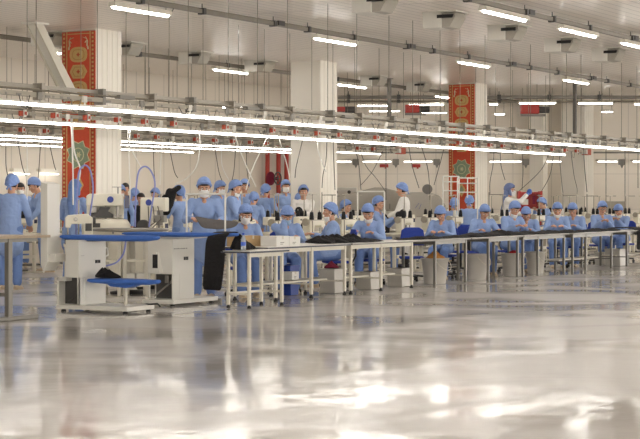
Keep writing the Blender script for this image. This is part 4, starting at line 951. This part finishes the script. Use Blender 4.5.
# ---------------------------------------------------------------- sewing stations
def make_station(label, loc, rz, group):
    # operator sits at -y; the head's needle end points to -x
    t = thing('sewing_machine', label, 'sewing machine', loc, rz, group)
    MB().box(-.53, .53, -.26, .26, .745, .775).build('table_top', 'machine_white', t, .006)
    for x in (-.42, .42):
        b = MB(); b.box(x - .025, x + .025, -.03, .03, .05, .745); b.box(x - .03, x + .03, -.24, .24, .02, .055); b.box(x - .03, x + .03, -.2, .2, .71, .745); b.build('leg', 'cream_metal', t, .004)
    MB().box(-.42, .42, .03, .06, .30, .36).build('crossbar', 'cream_metal', t)
    MB().box(-.22, .22, -.2, .02, .06, .09).build('pedal', 'dark_grey', t)
    b = MB(); b.cyl((.05, .02, .60), (.3, .02, .60), .085, n=14); b.box(.3, .4, -.06, .1, .5, .7); b.build('motor', 'mid_grey', t)
    b = MB(); b.box(-.26, .24, -.09, .09, .775, .80)
    b.prism([(.10, .80), (.24, .80), (.25, 1.02), (.22, 1.08), (-.24, 1.08), (-.26, 1.05), (-.26, .93), (-.17, .92), (-.14, .96), (.08, .96)], -.065, .065, 'y')
    hd = b.build('machine_head', 'machine_white', t, .014)
    b = MB(); b.cyl((.25, 0, 1.02), (.30, 0, 1.02), .065, n=16); b.build('handwheel', 'rail_beige', hd)
    b = MB(); b.cyl((-.215, 0, .93), (-.215, 0, .83), .011, n=8); b.box(-.235, -.2, -.02, .02, .80, .81); b.build('needle_bar', 'steel', hd)
    b = MB(); b.cyl((-.1, -.066, 1.0), (-.1, -.085, 1.0), .03, n=12); b.cyl((-.19, -.066, 1.02), (-.19, -.09, 1.02), .018, n=10); b.build('tension_dial', 'steel', hd)
    MB().box(.13, .22, -.072, -.065, .92, 1.0).build('control_panel', 'screen_dark', hd)
    b = MB(); b.cyl((.34, .17, .775), (.34, .17, 1.5), .010, n=8); b.bar((.18, .17, 1.5), (.46, .17, 1.5), .018, .012); b.box(.03, .44, .12, .22, 1.05, 1.062); b.build('thread_stand', 'rail_beige', t)
    return t
def make_cone(label, loc, group, mtl='thread_black'):
    t = thing('thread_cone', label, 'thread cone', loc, 0, group)
    MB().lathe([(.036, .0), (.041, .01), (.030, .125), (.016, .135)], n=14).build('thread', mtl, t); MB().lathe([(.013, .13), (.010, .158), (.004, .16)], n=10).build('tip', 'mid_grey', t); return t
ROWS = [('second', 14.75, 23.2, 42.6, 1.12, PI, 'sewing row just behind the seated women'), ('third', 16.75, 23.6, 45.0, 1.12, 0, 'sewing row right in front of the pillars'), ('fourth', 20.75, 21.2, 37.0, 1.2, PI, 'sewing row behind the pillars'), ('fifth', 22.55, 22.0, 38.5, 1.3, 0, 'rearmost sewing row by the left wall')]
st0 = None; cn0 = {}; rnd = random.Random(4)
blockers = [(r.location.x, r.location.y) for r, h in PEOPLE] + [at_Z(x, Z) for x, Z in ((529.5, 42.5), (526, 42.5), (533, 42.5), (451, 36), (467.5, 35.6), (461, 35.6), (474, 35.6), (371, 31.8), (364, 31.8), (378, 31.8))]
for nm, v, u0, u1, step, rz, desc in ROWS:
    u = u0; i = 0
    while u < u1:
        if any(abs(u + dx - bx) < .30 and abs(v - by) < .50 for bx, by in blockers for dx in (-.4, 0, .4)): u += .3; continue
        if nm == 'third' and False: pass
        lab = '%s white sewing machine in the %s' % (ORD[i], desc); grp = 'sewing machines, ' + desc
        if st0 is None: st0 = make_station(lab, (u, v, 0), rz, grp); index(st0)
        else: dup(st0, (u, v, 0), rz, lab, grp)
        s = -1 if rz else 1
        for k, dx in enumerate((.10, .37)):
            loc = (u + s * dx, v + s * .17, 1.062); mt = 'thread_white' if (i * 3 + k) % 8 == 3 else 'thread_black'
            lab = ('white' if mt == 'thread_white' else 'black') + ' thread cone standing in the ' + desc; gp = mt.split('_')[1] + ' thread cones, ' + desc
            if mt not in cn0: cn0[mt] = make_cone(lab, loc, gp, mt); index(cn0[mt])
            else: dup(cn0[mt], loc, 0, lab, gp)
        u += step; i += 1
# ---------------------------------------------------------------- automatic machines on the left
def automatic(label, loc, rz, k=1.):
    t = thing('automatic_machine', label, 'sewing machine', loc, rz); t.scale = (k, k, k)
    MB().box(-.32, .32, -.26, .26, .07, .90).build('cabinet', 'machine_white', t, .01)
    for x in (-.25, .25): MB().box(x - .04, x + .04, -.24, .24, 0, .07).build('foot', 'foot_black', t)
    MB().lathe([(.34, .90), (.41, .92), (.42, 1.10), (.36, 1.19), (.22, 1.20)], (0, -.02, 0), 32).build('drum', 'machine_white', t)
    b = MB(); b.box(-.22, -.08, -.45, -.40, 1.06, 1.13); b.build('drum_port', 'dark_grey', t)
    b = MB(); b.box(.12, .15, -.45, -.41, .95, 1.03); b.build('drum_handle', 'steel', t)
    b = MB(); b.box(-.33, .30, .0, .22, 1.19, 1.58); b.prism([(-.33, 1.42), (.30, 1.42), (.30, 1.60), (.22, 1.63), (-.28, 1.63), (-.33, 1.59)], -.16, .0, 'y'); h = b.build('head', 'machine_white', t, .02)
    b = MB(); b.prism([(-.28, 1.22), (.12, 1.22), (.12, 1.28), (.04, 1.33), (.08, 1.40), (-.10, 1.40), (-.14, 1.32), (-.28, 1.29)], -.12, .0, 'y'); b.build('mechanism', 'dark_grey', h, .008)
    b = MB(); b.box(-.24, -.16, -.14, .0, 1.31, 1.40); b.cyl((.0, -.1, 1.42), (.0, -.1, 1.2), .02, n=10); b.cyl((.2, -.09, 1.42), (.2, -.09, 1.22), .03, n=10); b.box(.14, .27, -.1, .0, 1.22, 1.27); b.build('needle_bar', 'steel', h)
    MB().cyl((.08, -.162, 1.53), (.08, -.170, 1.53), .055, n=20).build('round_logo', 'logo_blue', h)
    MB().box(.32, .40, -.14, .0, 1.38, 1.60).build('touch_screen', 'screen_dark', h, .006)
    b = MB(); b.cyl((.2, .16, 1.58), (.2, .16, 1.74), .012, n=8); b.box(.1, .3, .12, .2, 1.74, 1.75); b.build('thread_post', 'steel', h)
    return t
p = at_Z(106, 26.8); automatic('white automatic machine with round drum, before the first pillar', (*p, 0), TH - PI / 2 + R(5), .92)
p = at_Z(154, 26.8)
t = thing('automatic_machine', 'white automatic machine with exposed mechanism under the arched blue hose', 'sewing machine', (*p, 0), TH - PI / 2 + R(-15))
MB().box(-.3, .3, -.25, .25, .07, .80).build('cabinet', 'machine_white', t, .01)
MB().box(-.26, .26, -.2, .2, 0, .07).build('plinth', 'foot_black', t)
b = MB(); b.box(-.2, .0, -.1, .12, .8, 1.42); b.box(-.2, .22, -.08, .1, 1.22, 1.44); h = b.build('head', 'machine_white', t, .02)
b = MB(); b.cyl((.14, -.1, 1.24), (.14, -.1, 1.0), .045, n=12); b.box(.06, .24, -.2, -.06, 1.05, 1.16); b.cyl((.14, -.14, 1.0), (.14, -.14, .86), .018, n=8); b.build('mechanism', 'mid_grey', h, .005)
b = MB(); b.cyl((-.12, -.11, 1.0), (-.12, -.2, 1.0), .09, n=16); b.build('drive_wheel', 'dark_grey', h)
b = MB(); b.box(.02, .28, -.24, .0, .80, .86); b.prism([(-.05, .86), (.28, .86), (.2, .92), (.0, .92)], -.2, -.02, 'y'); b.build('work_plate', 'steel', t)
MB().cyl((-.05, -.101, 1.36), (-.05, -.107, 1.36), .05, n=18).build('round_logo', 'logo_blue', h)
b = MB()
for k in range(3): b.tube([(.1 - .08 * k, -.1, 1.3), (.2 - .1 * k, -.22, 1.1 - .05 * k), (.05 - .1 * k, -.24, .95)], .008, 6)
b.build('cable', 'cord_dark', h)
p = at_Z(130, 25.5)
t = thing('turntable', 'flat round grey turntable in front of the white automatic machines', 'turntable', (*p, 0))
MB().lathe([(.5, .93), (.57, .94), (.58, .96), (.57, .975), (.2, .98)], n=40).build('disc', 'steel', t); MB().lathe([(.12, .05), (.08, .1), (.08, .9), (.2, .935)], n=20).build('pedestal', 'cream_metal', t); MB().lathe([(.3, 0), (.3, .03), (.12, .06)], n=24).build('base', 'foot_black', t)
for i, px in enumerate((113, 135)):
    q = at_Z(px, 24.9); t2 = thing('storage_frame', ('white shelf frame seen beneath the near blue boards', 'second white shelf frame beneath the blue boards, nearer the masked woman')[i], 'rack', (*q, 0), face_cam(-10 + 20 * i))
    for x in (-.16, .16):
        for y in (-.2, .2): MB().box(x - .025, x + .025, y - .025, y + .025, 0, .86).build('post', 'cream_metal', t2)
    for z in (.14, .5, .82): MB().box(-.16, .16, -.2, .2, z, z + .03).build('shelf', 'machine_white', t2)
    for k in range(2): MB().box(-.13 + .14 * k, -.01 + .14 * k, -.14, .14, .17, .33).build('drawer', 'white_paint', t2)
# small clutter machine beside the hooded woman: clip boxes and a tool rest
q = at_Z(79, 24.8); t = thing('button_machine', 'small white button machine in front of the head-scarfed woman', 'machine', (*q, 0), TH - PI / 2 + R(10))
MB().box(-.22, .22, -.22, .22, .72, .76).build('table_top', 'machine_white', t)
for x in (-.18, .18): MB().box(x - .025, x + .025, -.2, .2, 0, .72).build('leg', 'cream_metal', t)
b = MB(); b.box(-.2, .2, -.07, .07, .76, .79); b.prism([(.08, .79), (.19, .79), (.20, 1.14), (.12, 1.20), (-.16, 1.18), (-.2, 1.14), (-.2, 1.0), (-.13, .99), (-.11, 1.05), (.05, 1.05)], -.05, .05, 'y'); h = b.build('head', 'machine_white', t, .012)
MB().cyl((.20, 0, 1.10), (.24, 0, 1.10), .06, n=14).build('handwheel', 'dark_grey', h); MB().cyl((-.16, 0, 1.02), (-.16, 0, .8), .014, n=8).build('needle_bar', 'steel', h)
MB().box(.09, .18, -.13, -.05, .95, 1.06).build('control_box', 'dark_grey', h); MB().cyl((-.05, -.051, 1.12), (-.05, -.07, 1.12), .03, n=12).build('tension_dial', 'steel', h)
MB().box(-.21, -.12, -.2, -.1, .76, .90).build('parts_box', 'dark_grey', t); MB().box(-.02, .1, -.2, -.12, .76, .84).build('button_tray', 'logo_blue', t)
MB().cyl((.0, .15, .76), (.0, .15, 1.4), .012, n=8).build('thread_post', 'steel', t)
# grey pressing machines and the long grey hood at the back
q = at_Z(422, 44.5); t = thing('press_machine', 'large grey domed press with a blue mark, behind the white coats', 'press', (*q, 0), TH - PI / 2)
MB().box(-.55, .55, -.4, .4, .05, .95).build('cabinet', 'white_paint', t, .02)
b = MB(); b.prism([(-.62, .95), (.62, .95), (.60, 1.25), (.45, 1.5), (.2, 1.6), (-.3, 1.6), (-.52, 1.5), (-.62, 1.25)], -.35, .35, 'y'); h = b.build('dome', 'vent_grey', t, .03)
b = MB(); b.bar((-.2, -.355, 1.18), (-.1, -.355, 1.32), .05, .008); b.bar((-.1, -.355, 1.16), (-.04, -.355, 1.3), .04, .008); b.build('blue_mark', 'logo_blue', h)
MB().cyl((.12, -.36, 1.68), (.12, -.2, 1.68), .13, n=18).build('blower', 'gun_grey', t); MB().box(.05, .2, -.25, .1, 1.45, 1.7).build('blower_mount', 'gun_grey', t); MB().box(-.5, .5, -.3, .3, 0, .05).build('plinth', 'foot_black', t)
q = at_Z(378, 46.5); t = thing('long_hood', 'long pale grey hooded machine at the back wall', 'machine', (*q, 0), TH - PI / 2)
MB().box(-1.55, 1.55, -.4, .4, .1, 1.1).build('cabinet', 'white_paint', t, .02)
b = MB(); b.prism([(-1.6, 1.1), (1.6, 1.1), (1.55, 1.35), (.15, 1.74), (-.1, 1.74), (-1.5, 1.4)], -.42, .42, 'y'); b.build('hood', 'vent_grey', t, .02)
b = MB(); b.box(-1.5, -1.4, -.3, .3, 0, .1); b.box(1.4, 1.5, -.3, .3, 0, .1); b.build('foot', 'foot_black', t)
b = MB(); [b.box(x - .02, x + .02, -.46, -.42, 1.15, 1.3) for x in (-.9, -.3, .3, .9)]; b.build('handle', 'steel', t)
for k, px in enumerate((336, 349)):
    q = at_Z(px, 47.5); t = thing('wall_cabinet', ('first white boiler unit on the back bench, by the second pillar', 'second white boiler unit on the back bench, farther from the pillar')[k], 'boiler', (*q, 0), TH - PI / 2)
    MB().box(-.22, .22, -.2, .2, 1.35, 1.75).build('casing', 'white_paint', t, .02); MB().box(-.16, .16, -.205, -.2, 1.4, 1.52).build('panel', 'mid_grey', t); MB().box(-.2, .2, -.18, .18, 0, 1.35).build('stand', 'cream_metal', t); MB().cyl((.0, -.2, 1.62), (.0, -.22, 1.62), .05, n=14).build('gauge', 'dark_grey', t)
# red cabinet frame
q = at_Z(529.5, 42.5); t = thing('tool_cabinet', 'open red tool cabinet behind the woman with the blue glove', 'cabinet', (*q, 0), TH - PI / 2)
for x in (-.27, .27): MB().box(x - .03, x + .03, -.2, .2, 0.0, 1.62).build('side_panel', 'red_metal', t)
MB().box(-.27, .27, .17, .2, .1, 1.6).build('back_panel', 'red_metal', t)
for z in (.2, .7, 1.0, 1.25, 1.55): MB().box(-.27, .27, -.2, .2, z, z + .03).build('shelf', 'red_metal', t)
b = MB(); b.box(-.2, -.05, -.15, .1, 1.28, 1.42); b.box(.02, .2, -.15, .1, 1.03, 1.18); b.box(-.2, .1, -.15, .1, .73, .9); b.build('tray', 'white_paint', t)
MB().box(.05, .12, -.205, -.2, 1.3, 1.5).build('door_edge', 'maroon', t)
# beige wall board and grey screen board
q = at_Z(615, 51.6); t = thing('notice_board', 'blank beige board standing by the far wall', 'board', (*q, 0), TH - PI / 2)
MB().box(-.3, .3, -.03, .03, .4, 1.36).build('board', 'rail_beige', t); 
for x in (-.25, .25): MB().box(x - .02, x + .02, -.15, .15, 0, .42).build('leg', 'mid_grey', t)
# white thread frames in front of the third pillar
def thread_frame(label, px, Z, wd, z1, rz, mid=True, bars=2):
    q = at_Z(px, Z); t = thing('thread_rack', label, 'rack', (*q, 0), rz)
    for x in (-wd / 2, wd / 2): MB().cyl((x, 0, 0), (x, 0, z1), .013, n=8).build('post', 'cord_white', t)
    b = MB(); b.cyl((-wd / 2, 0, z1), (wd / 2, 0, z1), .013, n=8); b.build('top_bar', 'cord_white', t)
    for f in (.94, .84)[:bars if mid else 0]: MB().cyl((-wd / 2, 0, z1 * f), (wd / 2, 0, z1 * f), .012, n=8).build('cross_bar', 'cord_white', t)
    if mid: MB().cyl((0, 0, z1 * .78), (0, 0, z1), .012, n=8).build('upright', 'cord_white', t)
    for x in (-wd / 2, wd / 2): MB().box(x - .03, x + .03, -.2, .2, 0, .03).build('foot', 'cream_metal', t)
thread_frame('white thread frame at the left edge of the third pillar', 451, 36, .34, 1.90, face_cam(0))
thread_frame('white thread frame in front of the banner on the third pillar', 467.5, 35.6, .42, 1.86, face_cam(0))
thread_frame('tall white frame behind the woman with lowered mask', 371, 31.8, .5, 1.56, face_cam(0), False, 1)
# thin marking arms and hanging lamps on the far right
# ---------------------------------------------------------------- cords and hoses hanging from the light lines
def cord(label, pts, Z, r, mtl, name='hanging_cord', cat='cord', group=None, v=None):
    """pts in photo pixels, all on one upright plane at depth Z; smoothed"""
    P3 = []
    if v is not None: p = (pts[0][0] - 320) / F; Z = v / (ST - p * CT)
    for x, y in pts: q = at_Z(x, Z); P3.append(Vector((q[0], q[1], CAMZ + (200 - y) * Z / F)))
    if v is not None: P3[0].z = 2.64
    out = []
    for i in range(len(P3) - 1):
        a, b, c, d = P3[max(i - 1, 0)], P3[i], P3[i + 1], P3[min(i + 2, len(P3) - 1)]
        for k in range(6):
            s = k / 6; out.append(.5 * ((2 * b) + (c - a) * s + (2 * a - 5 * b + 4 * c - d) * s * s + (3 * b - a - 3 * c + d) * s ** 3))
    out.append(P3[-1]); t = MB(); t.tube(out, r, 6); o = t.build(name, mtl); return tag(o, label, cat, group)
WH = [([(71, 107), (72, 140), (73, 175), (73, 205)], 24.4, 'thick white cord before the nearest banner, leftmost of two'), ([(72, 128), (74, 150), (80, 168), (79, 180)], 24.6, 'white cord looping right beside the banner cord'), ([(26, 128), (27, 150), (27, 185), (27, 200)], 29, 'straight white cord left of the nearest banner'),
      ([(130, 120), (128, 140), (137, 160), (142, 168)], 25.5, 'white cord curving to the arched blue hose'), ([(131, 122), (129, 150), (130, 190), (129, 205)], 25.5, 'straight white cord between the automatic machines'), ([(163, 140), (161, 160), (160, 185)], 27, 'white cord beside the second automatic machine'),
      ([(199, 120), (200, 145), (197, 165), (187, 178), (175, 184)], 25, 'thick white hose sweeping down to the worker with slung garment'), ([(234, 122), (238, 145), (246, 165), (256, 187)], 27, 'white cord slanting right above the seated masked woman'), ([(270, 122), (262, 148), (252, 170), (246, 190)], 27, 'white cord slanting left, crossing another above seated masked woman'),
      ([(278, 122), (281, 145), (287, 165), (290, 180)], 28, 'white cord running in front of the red pipes'), ([(318, 125), (318, 150), (322, 162), (326, 172)], 29, 'white cord in front of the second pillar'), ([(222, 140), (222, 165), (229, 180)], 29, 'thin white cord above the woman in profile')]
for pts, Z, lab in WH: cord(lab, pts, Z, .011 if Z > 24.9 else .013, 'cord_white', group='white cords', v=19.98 if pts[0][1] > 127.5 and pts[0][0] < 60 or pts[0][1] > 135 else 16.2)
DK = [([(6, 152), (6, 165), (9, 180)], 33), ([(17, 152), (22, 165), (26, 176)], 33), ([(41, 152), (39, 168), (38, 180)], 33), ([(48, 152), (54, 164), (56, 170)], 33), ([(153, 152), (154, 170), (155, 180)], 31), ([(168, 152), (174, 170), (178, 178)], 31), ([(214, 152), (219, 172), (224, 184)], 31), ([(236, 150), (234, 170), (232, 180)], 31), ([(246, 150), (247, 170), (249, 182)], 31),
      ([(304, 140), (299, 155), (296, 168), (295, 178)], 33.5), ([(327, 134), (326, 160), (323, 175), (322, 188)], 30), ([(333, 135), (334, 165), (335, 190)], 30), ([(352, 138), (358, 160), (360, 178), (361, 190)], 31), ([(386, 137), (386, 165), (386, 200)], 31), ([(383, 155), (372, 172), (360, 186)], 33), ([(360, 152), (366, 166), (376, 178), (386, 192)], 33), ([(408, 143), (412, 165), (419, 188)], 33), ([(420, 142), (428, 170), (430, 200)], 31), ([(445, 142), (441, 160), (434, 185)], 33),
      ([(494, 145), (493, 165), (490, 182), (490, 194)], 36), ([(500, 147), (501, 165), (505, 180)], 36), ([(522, 150), (523, 170), (522, 190)], 37), ([(550, 152), (541, 170), (518, 192)], 38), ([(554, 152), (550, 175), (541, 192)], 38), ([(559, 155), (561, 175), (563, 193)], 39), ([(571, 152), (574, 175), (577, 188), (577, 194)], 40), ([(583, 152), (585, 172), (587, 192)], 41), ([(606, 150), (606, 175), (606, 194)], 42), ([(625, 153), (625, 175), (625, 194)], 43), ([(638, 168), (638, 180), (638, 188)], 43)]
for i, (pts, Z) in enumerate(DK): cord((ORD[i] if i < 26 else ORD[i] if i < len(ORD) else 'last') + ' thin dark cord hanging from the light lines, counted from left', pts, Z, .0085, 'cord_dark', group='thin dark cords', v=21.3 if pts[0][0] < 60 else 19.98 if pts[0][0] < 250 or pts[0][0] in (383, 360) else 13.2 if pts[0][0] > 582 else 16.2)
# crossbars of the thread stands at head height on the right side
for i, (x0, x1, y, Z) in enumerate(((322, 336, 195, 31), (489, 503, 194.5, 36), (563, 577, 195.5, 40), (587, 598, 196, 41), (606, 616, 196, 42), (625, 635, 196, 43))):
    Z = 15.75 / (ST - (x0 - 320) / F * CT); a, b_ = at_Z(x0, Z), at_Z(x1, Z); z = CAMZ + (200 - y) * Z / F
    t = thing('hanger_arm', ORD[i] + ' thin grey arm at head height, counting rightward from the second pillar', 'arm', (a[0], a[1], 0), TH - PI / 2, 'thin grey arms on posts'); L = (Vector(b_) - Vector(a)).length
    MB().cyl((0, 0, 0), (0, 0, z + .05), .010, n=8).build('post', 'rod_grey', t); MB().cyl((0, 0, z), (L, 0, z), .009, n=6).build('arm', 'rod_grey', t); MB().box(-.12, .12, -.12, .12, 0, .02).build('foot', 'cream_metal', t)
# arched purple-blue hoses
for pts, Z, lab in (([(76, 238), (76.5, 215), (77.5, 190), (79, 172), (84, 165.5), (89, 168), (92, 178), (93, 192), (90, 215), (86, 243)], 24.85, 'arched purple-blue hose before the nearest banner'), ([(135, 227), (135.5, 205), (136.5, 185), (139, 171), (145, 166.5), (151, 171), (155, 184), (152, 205), (149, 227)], 25.6, 'arched purple-blue hose over the second automatic machine')):
    cord(lab, pts, Z, .014, 'hose_blue', 'air_hose', 'hose')
cord('blue hose curling down to the lower ironing board', [(126, 237), (124, 252), (117, 262), (106, 266)], 21.4, .012, 'hose_blue', 'air_hose', 'hose')
